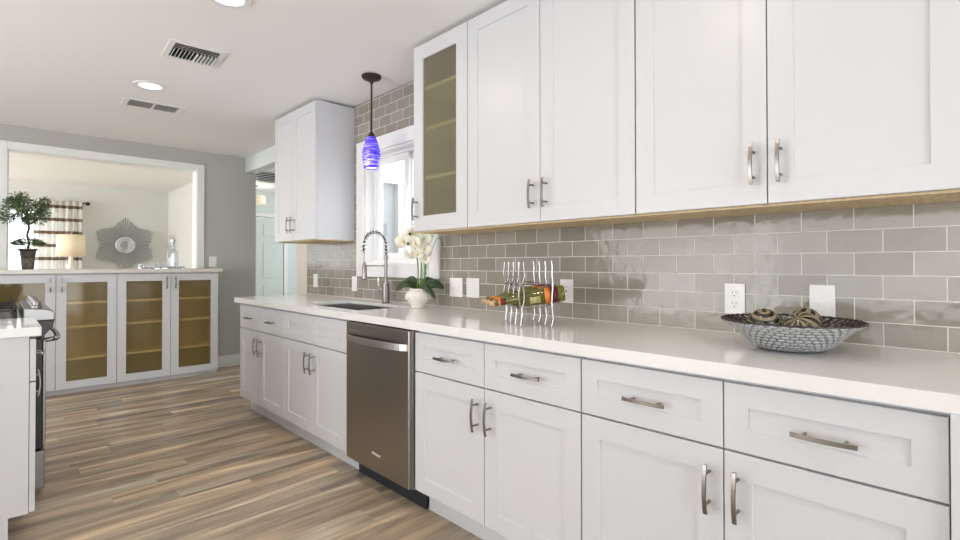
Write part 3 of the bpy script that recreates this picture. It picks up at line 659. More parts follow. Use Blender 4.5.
# ------------------------------------------------------------------ wall plates
def plate_thing(name, label, y0, y1, zc, kind, group, h=.118):
    yc = (y0+y1)/2; w = abs(y1-y0)
    t = thing(name, label, 'outlet' if 'outlet' in name else 'switch', (WX, yc, zc), -PI/2, group)
    MB().box(-w/2, w/2, -.007, -.0005, -h/2, h/2).build('cover_plate', 'plate', t, bevel=.002)
    if kind == 'duplex':
        for dz in (-.021, .021):
            f = MB().prism([(.0165*math.cos(a), dz + max(-.0135, min(.0135, .0175*math.sin(a)))) for a in [2*PI*k/24 for k in range(24)]], 'y', -.0095, -.0071).build('receptacle', 'plate', t, bevel=.0005)
            MB().box(-.0075, -.0055, -.0098, -.0096, dz-.001, dz+.008).box(.0055, .0075, -.0098, -.0096, dz-.001, dz+.008).cyl((0, -.0098, dz-.0085), (0, -.0096, dz-.0085), .0026, 8).build('slots', 'slot', f)
    if kind == 'rocker':
        MB().box(-.016, .016, -.0095, -.0071, -.033, .033).build('rocker', 'plate', t, bevel=.001)
    if kind == 'gfci':
        f = MB().box(-.017, .017, -.0095, -.0071, -.033, .033).build('receptacle', 'plate', t, bevel=.001)
        s_ = MB()
        for dz in (-.02, .02): s_.box(-.0075, -.0055, -.0098, -.0096, dz-.003, dz+.005).box(.0055, .0075, -.0098, -.0096, dz-.003, dz+.005)
        s_.box(-.005, .005, -.0098, -.0096, -.006, -.002).box(-.005, .005, -.0098, -.0096, .002, .006)
        s_.build('slots', 'slot', f)
    if kind == 'double':
        for dx in (-.026, .026): MB().box(dx-.004, dx+.004, -.013, -.0071, -.010, .010).build('toggle', 'plate', t, bevel=.001)
    return t
plate_thing('wall_outlet', 'white outlet plate on the tiles at the far end of the counter', 4.313, 4.234, 1.040, 'rocker', 'white plates on the backsplash')
plate_thing('wall_outlet', 'white outlet plate just left of the faucet below the window corner', 3.63, 3.553, 1.030, 'rocker', 'white plates on the backsplash')
plate_thing('wall_switch', 'white double switch plate beside the orchid', 2.418, 2.300, 1.040, 'double', 'white plates on the backsplash')
plate_thing('wall_switch', 'white switch plate between the double switch and the wine rack', 2.262, 2.150, 1.042, 'rocker', 'white plates on the backsplash')
plate_thing('wall_outlet', 'white outlet plate right behind the wine bottle bases', 1.556, 1.477, 1.048, 'gfci', 'white plates on the backsplash')
plate_thing('wall_outlet', 'white duplex outlet above the left rim of the woven bowl', .756, .681, 1.048, 'duplex', 'white plates on the backsplash')
plate_thing('wall_outlet', 'blank white plate behind the striped balls in the woven bowl', .470, .394, 1.050, 'blank', 'white plates on the backsplash', h=.120)
t = thing('wall_switch', 'small white switch plate on the gray wall beside the pass-through', 'switch', (1.783, BY, 1.217))
MB().box(-.04, .04, -.007, -.0005, -.06, .06).build('cover_plate', 'plate', t, bevel=.002)
MB().box(-.016, .016, -.010, -.0071, -.033, .033).build('rocker', 'plate', t, bevel=.001)

# ------------------------------------------------------------------ glass front cabinets below the pass-through (front faces -y)
def glass_cabinet(label, x0, x1, fy=5.928):
    W_ = x1-x0; t = thing('display_cabinet', label, 'cabinet', (x0, fy, 0), 0, 'white glass door cabinets below the pass-through')
    dep = BY-.002-fy; tt = .018; zb, zt = .045, 1.102
    MB().box(0, tt, .021, dep, zb, zt).box(W_-tt, W_, .021, dep, zb, zt).box(tt, W_-tt, .021, dep, zb, zb+tt).box(tt, W_-tt, .021, dep, zt-tt, zt).build('carcass', 'cab', t)
    MB().box(tt, W_-tt, dep-.012, dep-.001, zb+tt, zt-tt).build('back_panel', 'cab_in', t)
    MB().box(.0, W_, .05, .065, 0, zb-.001).build('plinth', 'cab', t)
    for z in (.323, .616, .839): MB().box(tt+.001, W_-tt-.001, .0215, dep-.013, z-.018, z).build('shelf', 'shelf', t)
    mid = W_/2
    for (a, b, side) in ((G, mid-G, 'R'), (mid+G, W_-G, 'L')):
        d = glass_door(a, b, .045, 1.093, .072).build('door', 'cab', t)
        MB().box(a+.071, b-.071, .008, .012, .045+.04, 1.093-.07).build('glass_pane', 'cab_glass', d)
        add_handle(d, b-.038 if side == 'R' else a+.038, 1.0, True, .125)
    return t
glass_cabinet('white display cabinet with glass doors at the right, below the decanter', .8425, 1.746)
glass_cabinet('white display cabinet with glass doors at the left, below the potted topiary', -.062, .8415)
bt = MB().box(-.12, 1.783, 5.90, BY-.001, 1.103, 1.142).box(ox0+.019, ox1-.019, BY-.001, BY+.16, 1.103, 1.142)
tag(bt.build('bar_countertop', 'quartz_bar', bevel=.003), 'pale bar top over the display cabinets, running through the pass-through', 'countertop')

# ------------------------------------------------------------------ near left: base cabinet end, slab, range (front faces +x)
t = thing('base_cabinet', 'white base cabinet end panel at the lower left beside the gas range', 'cabinet', (.126, 2.895, 0), PI/2, 'cabinets on the range side')
MB().box(.0, .53, .022, .64, .118, .8745).build('carcass', 'cab', t)
MB().box(.0, .53, .085, .10, 0, .1175).build('toe_kick', 'cab', t)
MB().box(.0, .012, .1005, .62, 0, .1175).build('toe_return', 'cab', t)
d = shaker(.002, .528, .682, .862, .052).build('drawer', 'cab', t); add_handle(d, .265, .772, False)
d = shaker(.002, .528, .122, .676).build('door', 'cab', t); add_handle(d, .528-.036, .585, True)
tag(MB().box(-.53, .143, 2.88, 3.428, .875, .915).build('side_countertop', 'quartz', bevel=.003), 'white quartz countertop piece at the lower left next to the range', 'countertop')

rg = thing('gas_range', 'slide-in stainless and black gas range behind the lower left counter', 'range', (0, 3.432, 0))
MB().box(-.52, .110, .002, .758, .03, .905).build('body', 'black', rg, bevel=.003)
od = MB().box(.111, .176, .004, .756, .235, .800).build('oven_door', 'black', rg, bevel=.004)
MB().box(.1765, .188, .004, .756, .25, .790).build('door_skin', 'range_steel', od, bevel=.002)
MB().box(.111, .186, .004, .756, .035, .225).build('drawer', 'range_steel', rg, bevel=.003)
# control panel profile in x,z extruded along y
MB().prism([(.10, .895), (.10, .962), (.190, .952), (.218, .940), (.222, .925), (.222, .895)], 'y', .0, .76).build('control_panel', 'range_steel', rg, bevel=.004)
MB().prism([(.10, .8945), (.222, .8945), (.214, .86), (.190, .828), (.160, .805), (.10, .805)], 'y', .0, .76).build('panel_underside', 'black', rg, bevel=.003)
hb = MB().tube(smooth_path([(.185, .03, .790), (.220, .03, .795), (.236, .05, .800), (.246, .38, .800), (.236, .71, .800), (.220, .73, .795), (.185, .73, .790)], 6), .012, 12)
hb.build('handle', 'range_steel', rg, smooth=True)
for i, yy in enumerate((.045, .20, .38, .56, .70)):
    mtx = Matrix.Rotation(math.radians(8), 4, 'Y')
    k = MB().lathe([(.024, 0), (.024, .012), (.019, .016), (.018, .034), (.0, .036)], 20, (.150, yy, .9565), mtx).build('knob', 'range_steel', rg, smooth=True)
MB().box(-.50, .095, .02, .74, .905, .915).build('cooktop', 'black', rg, bevel=.003)
for gx in (0, 1, 2):
    g = MB(); y0 = .03 + gx*.237; y1 = y0+.225
    for (a, b) in (((-.48, y0), (.07, y0)), ((-.48, y1), (.07, y1)), ((-.48, y0), (-.48, y1)), ((.07, y0), (.07, y1)), ((-.2, y0), (-.2, y1))):
        g.box(min(a[0], b[0])-.006, max(a[0], b[0])+.006, min(a[1], b[1])-.006, max(a[1], b[1])+.006, .945, .957)
    for xx in (-.34, -.065):
        g.box(xx-.10, xx+.10, (y0+y1)/2-.005, (y0+y1)/2+.005, .957, .967).box(xx-.005, xx+.005, y0+.01, y1-.01, .957, .967)
    for xx in (-.48, -.2, .07):
        for yy in (y0, y1): g.prism([(xx-.008, .915), (xx+.008, .915), (xx+.005, .985 if xx > 0 else .957), (xx-.005, .985 if xx > 0 else .957)], 'y', yy-.006, yy+.006)
    g.build('grate', 'iron', rg, bevel=.001)

# ------------------------------------------------------------------ ceiling fittings
def downlight(x, y, label, group='recessed ceiling lights'):
    t = thing('recessed_light', label, 'ceiling light', (x, y, CZ), 0, group)
    MB().lathe([(.072, -.001), (.070, -.006), (.100, -.006), (.104, -.001)], 40, cap=False).build('trim_ring', 'trim', t, smooth=True, solid=.001)
    MB().lathe([(.0, -.004), (.0705, -.004), (.0705, -.0015), (.0, -.0015)], 40).build('lens', 'lamp_lens', t)
    ld = bpy.data.lights.new('lamp', 'AREA'); ld.shape = 'DISK'; ld.size = .14; ld.energy = 5.5; ld.color = (1, .86, .70)
    o = bpy.data.objects.new('lamp', ld); COL.objects.link(o); o.parent = t; o.location = (0, 0, -.012)
    return t
downlight(.781, 4.19, 'round lit recessed light between the two ceiling vents')
downlight(.79, 2.55, 'round lit recessed light cut by the top edge of the photo')
downlight(.79, .90, 'recessed light overhead, outside the photo')
downlight(.79, -.75, 'recessed light behind the photographer')
# supply register
t = thing('ceiling_vent', 'square white louvered supply vent, the nearer of the two ceiling vents', 'vent', (.855, 3.375, CZ), math.radians(-3))
fr = MB(); fr.bm.free(); fr.bm = bmesh.new()
grid_plate(fr, [-.15, -.118, .118, .15], [-.155, -.118, .118, .155], -.008, -.001, [(1, 1)]); fr.build('frame', 'trim', t, bevel=.002)
MB().box(-.118, .118, -.118, .118, -.0025, -.001).build('duct', 'slot', t)
for i in range(3):
    y = -.104 + i*.024; MB().prism([(y+.008, -.004), (y+.010, -.004), (y-.002, -.012), (y-.004, -.012)], 'x', -.117, .117).build('louver', 'trim', t)
for i in range(12):
    x = -.108 + i*.0195; s_ = -1 if i < 6 else 1
    MB().prism([(x, -.004), (x+.002, -.004), (x+.002+s_*.004, -.018), (x+s_*.004, -.018)], 'y', -.040, .117).build('louver', 'trim', t)
# return grille, two halves
t = thing('ceiling_vent', 'long two section white return vent near the pass-through wall', 'vent', (.900, 4.715, CZ), math.radians(-2))
fr = MB(); fr.bm.free(); fr.bm = bmesh.new()
grid_plate(fr, [-.205, -.165, -.008, .008, .165, .205], [-.125, -.09, .09, .125], -.007, -.001, [(1, 1), (3, 1)]); fr.build('frame', 'trim', t, bevel=.002)
MB().box(-.165, .165, -.09, .09, -.0025, -.001).build('duct', 'slot', t)
g = MB()
for i in range(12):
    for (a, b) in ((-.165, -.008), (.008, .165)):
        x = a + (b-a)*(i+.5)/12
        g.box(x-.0006, x+.0006, -.09, .09, -.006, -.003)
for j in range(1, 5): g.box(-.165, .165, -.09+j*.036-.0006, -.09+j*.036+.0006, -.0062, -.0058)
g.build('grille', 'trim', t)
# hall return grille
t = thing('ceiling_vent', 'dark slatted return grille in the hall ceiling beyond the beam', 'vent', (2.80, 7.38, CZ))
fr = MB(); fr.bm.free(); fr.bm = bmesh.new()
grid_plate(fr, [-.30, -.27, .27, .30], [-.46, -.43, .43, .46], -.01, -.001, [(1, 1)]); fr.build('frame', 'trim', t)
MB().box(-.27, .27, -.43, .43, -.003, -.001).build('duct', 'slot', t)
g = MB()
for j in range(6): y = -.36+j*.144; g.box(-.27, .27, y-.012, y+.012, -.010, -.007)
g.build('grille', 'trim', t)
# hall drum light
t = thing('hall_ceiling_light', 'cream drum ceiling light glowing in the hall', 'ceiling light', (2.975, 8.30, CZ))
MB().lathe([(.06, -.001), (.06, -.02), (.008, -.025), (.008, -.17), (.0, -.17)], 20).build('stem', 'nickel', t, smooth=True)
MB().lathe([(.165, -.171), (.165, -.300), (.0, -.300)], 32, cap=False).build('drum_shade', 'drum', t, smooth=True)
ld = bpy.data.lights.new('lamp', 'POINT'); ld.energy = 4; ld.color = (1, .93, .82); ld.shadow_soft_size = .08
o = bpy.data.objects.new('lamp', ld); COL.objects.link(o); o.parent = t; o.location = (0, 0, -.12)

# pendant
t = thing('pendant_light', 'cobalt blue swirled glass pendant light over the sink', 'pendant light', (1.820, 2.945, CZ))
MB().lathe([(.066, -.001), (.066, -.012), (.058, -.022), (.03, -.032), (.014, -.042), (.010, -.055)], 32).build('canopy', 'bronze', t, smooth=True)
MB().cyl((0, 0, -.05), (0, 0, -.402), .0065, 12).cyl((0, 0, -.30), (0, 0, -.312), .0085, 12).build('rod', 'bronze', t, smooth=True)
MB().lathe([(.0, -.378), (.010, -.380), (.018, -.394), (.028, -.412), (.029, -.418), (.0, -.418)], 24).build('socket_cap', 'bronze', t, smooth=True)
prof = []
for i in range(19):
    u_ = i/18; z = -.416 - .212*u_; r = .028 + (.060-.028)*math.sin(min(1, u_*1.7)*PI/2) - .014*max(0, (u_-.5)/.5)**2
    prof.append((r, z))
MB().lathe(prof, 40, cap=False).build('glass_shade', 'cobalt', t, smooth=True, solid=.003)
MB().lathe([(0, -.620), (.042, -.620), (.042, -.616), (0, -.616)], 32).build('diffuser', 'bulb', t)
ld = bpy.data.lights.new('lamp', 'AREA'); ld.shape = 'DISK'; ld.size = .09; ld.energy = 1.6; ld.color = (.93, .92, 1)
o = bpy.data.objects.new('lamp', ld); COL.objects.link(o); o.parent = t; o.location = (0, 0, -.633)
ld = bpy.data.lights.new('glow', 'POINT'); ld.energy = 1.5; ld.color = (.32, .22, 1); ld.shadow_soft_size = .075
o = bpy.data.objects.new('glow', ld); COL.objects.link(o); o.parent = t; o.location = (-.0, -.0, -.50)

# ------------------------------------------------------------------ living room pieces
t = thing('sunburst_mirror', 'pewter sunburst mirror with small round centre on the living room wall', 'mirror', (1.553, 10.195, 1.512))
ry = MB(); NR = 84
for k in range(NR):
    a = 2*PI*k/NR + PI/2; ph = (k/NR*6) % 1.0; tri = abs(ph-.5)*2          # 1 at the points of a six pointed star
    L = .330 + .120*tri**1.25 + .010*random.uniform(-1, 1); r0 = .085
    w0, w1 = .0025, (.0085 if k % 3 else .0115)
    d = Vector((math.cos(a), 0, math.sin(a))); s_ = Vector((-math.sin(a), 0, math.cos(a))); yy = -.010 - (.010 if k % 2 else 0)
    ry.tube([d*r0 + Vector((0, yy, 0)), d*(L*.5) + Vector((0, yy-.006, 0)), d*L + Vector((0, yy-.012, 0)), d*(L+.008) + Vector((0, yy-.012, 0))], [w0, w1*.45, w1*.8, w1*.3], 6, flat=.6)
ry.build('sunburst_rays', 'pewter', t)
mt = Matrix.Rotation(PI/2, 4, 'X')
MB().lathe([(.0, .0), (.135, .0), (.140, .030), (.075, .045), (.070, .030), (0, .030)], 40, (0, 0, 0), mt).build('frame_ring', 'silver_glass', t, smooth=True)
MB().lathe([(0, .031), (.066, .031), (.066, .034), (0, .034)], 32, (0, 0, 0), mt).build('mirror_disc', 'mirror', t)
bd = MB()
for k in range(18): a = 2*PI*k/18; bd.ball((.105*math.cos(a), -.045, .105*math.sin(a)), .014, u=8, v=6)
bd.build('bead_ring', 'silver_glass', t, smooth=True)

t = thing('curtain_rod', 'black curtain rod with ball finial over the living room window', 'curtain rod', (0, 10.09, 2.155))
MB().cyl((-2.1, 0, 0), (1.03, 0, 0), .012).build('rod', 'bronze', t, smooth=True)
for x in (-2.12, 1.045): MB().ball((x, 0, 0), .032).build('finial', 'bronze', t, smooth=True)
for x in (-2.0, -.65, .98): MB().cyl((x, 0, 0), (x, .105, 0), .008).build('bracket', 'bronze', t)
def curtain(x0, x1, label):
    c = MB(); n = 90; zs = [.06 + (2.17-.06)*j/24 for j in range(25)]; V = []
    for j, z in enumerate(zs):
        row = []
        for i in range(n+1):
            u_ = i/n; x = x0 + (x1-x0)*u_
            y = 10.09 + .030*math.sin(u_*2*PI*7 + .4*math.sin(z*1.3)) + .010*math.sin(u_*2*PI*17+1)
            row.append(c.bm.verts.new((x, y - .056, z)))
        V.append(row)
    for j in range(24):
        for i in range(n): c.bm.faces.new((V[j][i], V[j][i+1], V[j+1][i+1], V[j+1][i]))
    return tag(c.build('curtain', 'curtain', smooth=True, angle=80, solid=.002), label, 'curtain')
curtain(.40, .975, 'sheer white curtain panel with brown horizontal bands behind the table lamp')

t = thing('table_lamp', 'white table lamp with cream drum shade in front of the curtain', 'lamp', (.800, 9.6, .72))
MB().lathe([(.08, 0), (.085, .012), (.045, .03), (.05, .10), (.07, .22), (.075, .32), (.055, .42), (.03, .50), (.028, .60)], 28).build('base', 'ceramic', t, smooth=True)
MB().cyl((0, 0, .60), (0, 0, .93), .006).ball((0, 0, .935), .014).build('harp', 'nickel', t, smooth=True)
MB().lathe([(.175, .595), (.165, .91)], 40, cap=False).build('lamp_shade', 'shade', t, smooth=True, solid=.003)
ld = bpy.data.lights.new('lamp', 'POINT'); ld.energy = 2; ld.color = (1, .78, .5); ld.shadow_soft_size = .05
o = bpy.data.objects.new('lamp', ld); COL.objects.link(o); o.parent = t; o.location = (.03, 0, .72)
t = thing('side_table', 'side table carrying the table lamp in the living room', 'table', (.80, 9.6, 0))
MB().box(-.28, .28, -.25, .25, .69, .72).build('table_top', 'bronze', t, bevel=.004)
for sx in (-.25, .25):
    for sy in (-.22, .22): MB().box(sx-.02, sx+.02, sy-.02, sy+.02, 0, .69).build('leg', 'bronze', t)

# topiary on the bar top
t = thing('potted_topiary', 'small leafy topiary tree in a dark square pot on the bar top', 'plant', (.203, 6.07, 1.142))
def sq_ring(bm, h, z, r=0):
    pts = []
    for cx, cy, a0 in ((1, 1, 0), (-1, 1, 90), (-1, -1, 180), (1, -1, 270)):
        for q in (0, 45, 90):
            a = math.radians(a0+q); pts.append(bm.verts.new((cx*(h-.012)+.012*math.cos(a), cy*(h-.012)+.012*math.sin(a), z)))
    return pts
pt = MB(); R_ = [sq_ring(pt.bm, h, z) for h, z in ((.040, 0), (.042, .02), (.047, .10), (.056, .165), (.068, .178), (.068, .186), (.058, .186), (.052, .165))]
for A, B in zip(R_, R_[1:]):
    for k in range(12): pt.bm.faces.new((A[k], A[(k+1) % 12], B[(k+1) % 12], B[k]))
pt.bm.faces.new(R_[0][::-1]); pt.bm.faces.new(R_[-1])
_m = M['pot'] = mat('mottled_bronze_pot', (.06, .05, .04), .3, .4); tc = N(_m, 'ShaderNodeTexCoord'); nz = N(_m, 'ShaderNodeTexNoise', Scale=28., Detail=3., Distortion=1.)
rp = ramp(_m, [(.5, (.05, .042, .034)), (.66, (.09, .075, .05)), (.72, (.38, .30, .16))]); LK(_m, tc.outputs['Object'], nz.inputs['Vector']); LK(_m, nz.outputs['Fac'], rp.inputs['Fac']); LK(_m, rp.outputs['Color'], bsdf(_m).inputs['Base Color'])
pt.build('pot', 'pot', t)
MB().tube(smooth_path([(0, 0, .165), (.006, 0, .24), (-.004, .004, .31), (.006, 0, .37), (.0, 0, .44), (-.01, 0, .52)], 5), [.009]*26, 8).build('trunk', 'twig', t, smooth=True)
br = MB(); random.seed(11); fol = MB()
def leaf(mb, p, d, L, w):
    d = d.normalized(); s_ = d.cross(Vector((random.uniform(-1, 1), random.uniform(-1, 1), random.uniform(-1, 1)))).normalized()
    nrm = d.cross(s_)
    q = [p, p + d*L*.5 + s_*w + nrm*L*.08, p + d*L, p + d*L*.5 - s_*w + nrm*L*.08]
    vs = [mb.bm.verts.new(x) for x in q]; mb.bm.faces.new(vs)
# the camera sees this plant in the plane (1,0,z); clumps give the uneven crown
clumps = [(-.115, .0, .525, .085), (-.03, .03, .585, .075), (-.06, -.03, .635, .060), (.045, .0, .53, .09), (.115, .02, .575, .065), (.150, .0, .515, .050), (-.16, .0, .455, .050), (.0, -.02, .485, .08), (.11, -.02, .465, .065), (-.085, .03, .600, .055), (.155, .01, .625, .035), (.03, .04, .44, .05), (-.13, .03, .60, .04)]
for (cx, cy, cz, r) in [(a*.80-.012, b, c, d*.92) for a, b, c, d in clumps]:
    br.tube([(0, 0, .40), (cx*.5, cy*.5, .40+(cz-.40)*.45), (cx, cy, cz)], [.004, .003, .0015], 5)
    for k in range(int(3300*r)):
        d = Vector((random.gauss(0, 1), random.gauss(0, 1), random.gauss(0, .8))).normalized()
        p = Vector((cx, cy, cz)) + d*r*random.uniform(.25, 1.05)
        leaf(fol, p, d + Vector((random.uniform(-.6, .6), random.uniform(-.6, .6), random.uniform(-.3, .7))), random.uniform(.020, .032), .0050)
for k in range(420):
    a = random.uniform(0, 2*PI); rr = random.uniform(.02, .105); z = .195 + random.uniform(0, .085)*(1-rr/.15) + .02
    leaf(fol, Vector((rr*math.cos(a), rr*.8*math.sin(a), z)), Vector((math.cos(a), math.sin(a), random.uniform(-.2, .8))), random.uniform(.022, .036), .0055)
sh = MB()
for k in range(14):
    a = 2*PI*k/14; sh.tube([(0, 0, .17), (.05*math.cos(a), .04*math.sin(a), .225), (.10*math.cos(a), .08*math.sin(a), .24)], [.002, .0015, .001], 4)
br.build('branches', 'twig', t, smooth=True); sh.build('shoots', 'twig', t, smooth=True); fol.build('foliage', 'foliage', t)

# decanter, glasses, tray, candle holders on the bar top
BT = 1.142
t = thing('serving_tray', 'low mirrored oval tray with beaded rim holding the decanter', 'tray', (1.300, 6.09, BT))
s_ = MB(); s_.lathe([(0, .001), (.150, .001), (.150, .006), (0, .006)], 40, mtx=Matrix.Diagonal((1, .62, 1, 1))); s_.build('base', 'mirror', t)
bd = MB()
for k in range(34): a = 2*PI*k/34; bd.ball((.150*math.cos(a), .093*math.sin(a), .016), .0115, u=8, v=6)
bd.build('beaded_rim', 'silver_glass', t, smooth=True)
t = thing('decanter', 'tall clear glass decanter with stopper on the mirrored tray', 'decanter', (1.345, 6.09, BT+.0065))
MB().lathe([(0, 0), (.050, 0), (.056, .008), (.057, .15), (.052, .175), (.030, .195), (.017, .205), (.016, .245), (.027, .262), (.024, .262), (.012, .245), (.012, .205), (.048, .172), (.052, .15), (.051, .022), (0, .018)], 12).build('body', 'clear', t)
MB().lathe([(0, .0), (.045, 0), (.045, .035), (0, .035)], 12, (0, 0, .024)).build('liquid', 'clear', t)
MB().lathe([(0, .235), (.011, .237), (.012, .264), (.026, .274), (.028, .300), (.020, .310), (0, .312)], 12).build('stopper', 'chrome', t)
def tumbler(x, y, label):
    t = tag(MB().lathe([(0, 0), (.026, 0), (.030, .062), (.0275, .062), (.024, .012), (0, .010)], 14).build('tumbler', 'clear'), label, 'glass', 'tumblers beside the decanter'); t.location = (x, y, BT+.0065); return t
tumbler(1.205, 6.075, 'clear glass tumbler at the left end of the mirrored tray')
tumbler(1.262, 6.125, 'clear glass tumbler just left of the decanter')
t = tag(MB().lathe([(0, 0), (.022, 0), (.022, .012), (.020, .012), (.020, .030), (.022, .034), (.022, .042), (.015, .042), (.015, .03), (0, .03)], 16).build('candle_cup', 'silver_glass', smooth=True), 'small silver glass candle cup on the bar top left of the tray', 'candle holder'); t.location = (1.060, 6.08, BT)
t = tag(MB().ball((0, 0, .020), .020, 1, .8, 1).ball((.038, 0, .020), .018, 1, .8, 1).build('glass_beads', 'silver_glass', smooth=True), 'pair of small silver glass beads on the bar top beside the candle cup', 'ornament'); t.location = (1.105, 6.10, BT)

# ------------------------------------------------------------------ counter: orchid
CT = .915
vx, vy = 1.885, 2.510
oc = thing('potted_orchid', 'white orchid with dark leaves in a squat white ceramic pot by the window', 'plant', (vx, vy, CT))
prof = [(0, 0), (.050, 0), (.056, .004), (.054, .012), (.060, .022), (.084, .045), (.095, .070), (.092, .088), (.076, .104), (.066, .110), (.070, .118), (.064, .120), (.058, .108), (.0, .100)]
prof = [(r*.82, z) for r, z in prof]
MB().lathe(prof, 40).build('pot', 'ceramic', oc, smooth=True, angle=60)
rib = MB()
for k in range(12):
    a = 2*PI*k/12
    c0 = [Vector(((.0775)*math.cos(a+q*.14), .0775*math.sin(a+q*.14), .068 + .014*math.cos(q*PI))) for q in (-1, -.5, 0, .5, 1)]
    rib.tube(c0, .0022, 6)
rib.build('scroll_relief', 'ceramic', oc, smooth=True)
Rt = Vector((.72, -.694, 0)); Fw = Vector((.694, .72, 0)); Uz = Vector((0, 0, 1))
def L3(u_, z, f=0): return Rt*u_ + Fw*f + Uz*z
def blade(pts, w, m, name, cup=.25):
    mb = MB(); pts = smooth_path(pts, 5); n = len(pts); rows = []
    for i, p in enumerate(pts):
        tg = (pts[min(i+1, n-1)] - pts[max(i-1, 0)]).normalized(); sd = tg.cross(Uz)
        sd = sd.normalized() if sd.length > 1e-3 else Rt; sd = (sd*(1 if sd.dot(Fw) > 0 else -1)*.62 + Uz*.78); sd = (sd - tg*sd.dot(tg)).normalized()
        nr = sd.cross(tg); u_ = i/(n-1); ww = w*max(.03, math.sin(PI*min(1, .12+u_*.88))**.7)
        rows.append([mb.bm.verts.new(p + sd*ww*q + nr*ww*cup*abs(q)) for q in (-1, -.5, 0, .5, 1)])
    for A, B in zip(rows, rows[1:]):
        for k in range(4): mb.bm.faces.new((A[k], A[k+1], B[k+1], B[k]))
    return mb.build(name, m, oc, smooth=True, angle=80, solid=.0015)
blade([L3(0, .108), L3(.06, .150, -.01), L3(.12, .148, -.02), L3(.165, .118, -.03)], .034, 'leaf', 'leaf')
blade([L3(0, .108), L3(-.05, .145, -.02), L3(-.09, .140, -.03), L3(-.13, .105, -.04)], .030, 'leaf', 'leaf')
blade([L3(0, .108), L3(-.03, .165, .02), L3(-.06, .175, .04), L3(-.10, .150, .05)], .022, 'leaf', 'leaf')
blade([L3(0, .108), L3(.04, .135, -.05), L3(.085, .105, -.08), L3(.115, .060, -.10)], .020, 'leaf', 'leaf')
blade([L3(0, .108), L3(.05, .17, .03), L3(.09, .165, .05), L3(.125, .14, .05)], .026, 'leaf', 'leaf')
stems = [[L3(-.005, .10), L3(.0, .22), L3(-.01, .33), L3(-.045, .415), L3(-.095, .445)],
         [L3(.010, .10), L3(.018, .22, .01), L3(.015, .35, .01), L3(.0, .46, .01), L3(-.03, .52, .01)],
         [L3(.03, .10, .02), L3(.04, .22, .02), L3(.045, .34, .02), L3(.05, .44, .01)]]
for s_ in stems:
    p = smooth_path(s_, 6); MB().tube(p, [.0042]*len(p), 7).build('stem', 'stem', oc, smooth=True)
# fine arching grass sprays
for (a, b, c_, d_) in (((.02, .10), (.07, .30), (.12, .43), (.165, .36)), ((.02, .10), (.05, .33), (.09, .50), (.14, .42)), ((.03, .1), (.05, .2), (.055, .34), (.10, .46)), ((.02, .10), (.04, .32), (.10, .52), (.165, .50))):
    p = smooth_path([L3(*a), L3(*b), L3(*c_), L3(*d_)], 7); MB().tube(p, [.0018]*len(p), 5).build('grass_spray', 'stem', oc, smooth=True)
def bloom(u_, z, f, r, seed):
    random.seed(seed); c0 = L3(u_, z, f)
    face = (-Fw + Rt*random.uniform(-1.1, .8) + Uz*random.uniform(-.6, .35)).normalized(); a1 = face.cross(Uz).normalized(); a2 = a1.cross(face)
    mb = MB()
    rot = random.uniform(-.3, .3)
    for k, (ang, wd, ln) in enumerate(((90, .40, .95), (210, .40, .9), (330, .40, .9), (10, .62, 1.0), (170, .62, 1.0))):
        a = math.radians(ang)+rot; d = a1*math.cos(a) + a2*math.sin(a); s_ = d.cross(face)
        cols = []
        for i, u2 in enumerate((0, .25, .5, .75, .93, 1.0)):
            w = r*wd*(math.sin(PI*min(1, u2*.86+.08))**.6)*(.999 if u2 < 1 else .3); off = face*(.004 + r*.22*math.sin(u2*PI*.8)+ (.002 if k > 2 else 0))
            cols.append([mb.bm.verts.new(c0 + d*r*ln*u2 + s_*w*q + off - face*abs(q)*r*.06) for q in (-1, -.4, .4, 1)])
        for A, B in zip(cols, cols[1:]):
            for q in range(3): mb.bm.faces.new((A[q], A[q+1], B[q+1], B[q]))
    o = mb.build('bloom', 'petal', oc, smooth=True, angle=80, solid=.0012)
    MB().ball(c0 + face*.008, r*.11, u=8, v=6).ball(c0 + face*.012 - a2*r*.13, r*.09, u=8, v=6).build('bloom_centre', 'petal_mid', o, smooth=True)
for i, (u_, z, f, r) in enumerate(((-.085, .425, -.01, .052), (-.060, .350, -.02, .030), (-.005, .415, -.03, .050), (.040, .44, -.02, .048), (.045, .375, -.02, .046), (.000, .34, -.01, .040), (.050, .31, .0, .040), (-.03, .475, .0, .044), (.02, .50, .01, .044), (.06, .48, .0, .038))):
    bloom(u_, z-.012, f, r*1.12, 30+i)
bd = MB()
for (u_, z) in ((-.055, .395), (-.045, .455), (.02, .47)): bd.ball(L3(u_, z, -.05), .009, u=10, v=8)
bd.build('buds', 'leaf', oc, smooth=True)

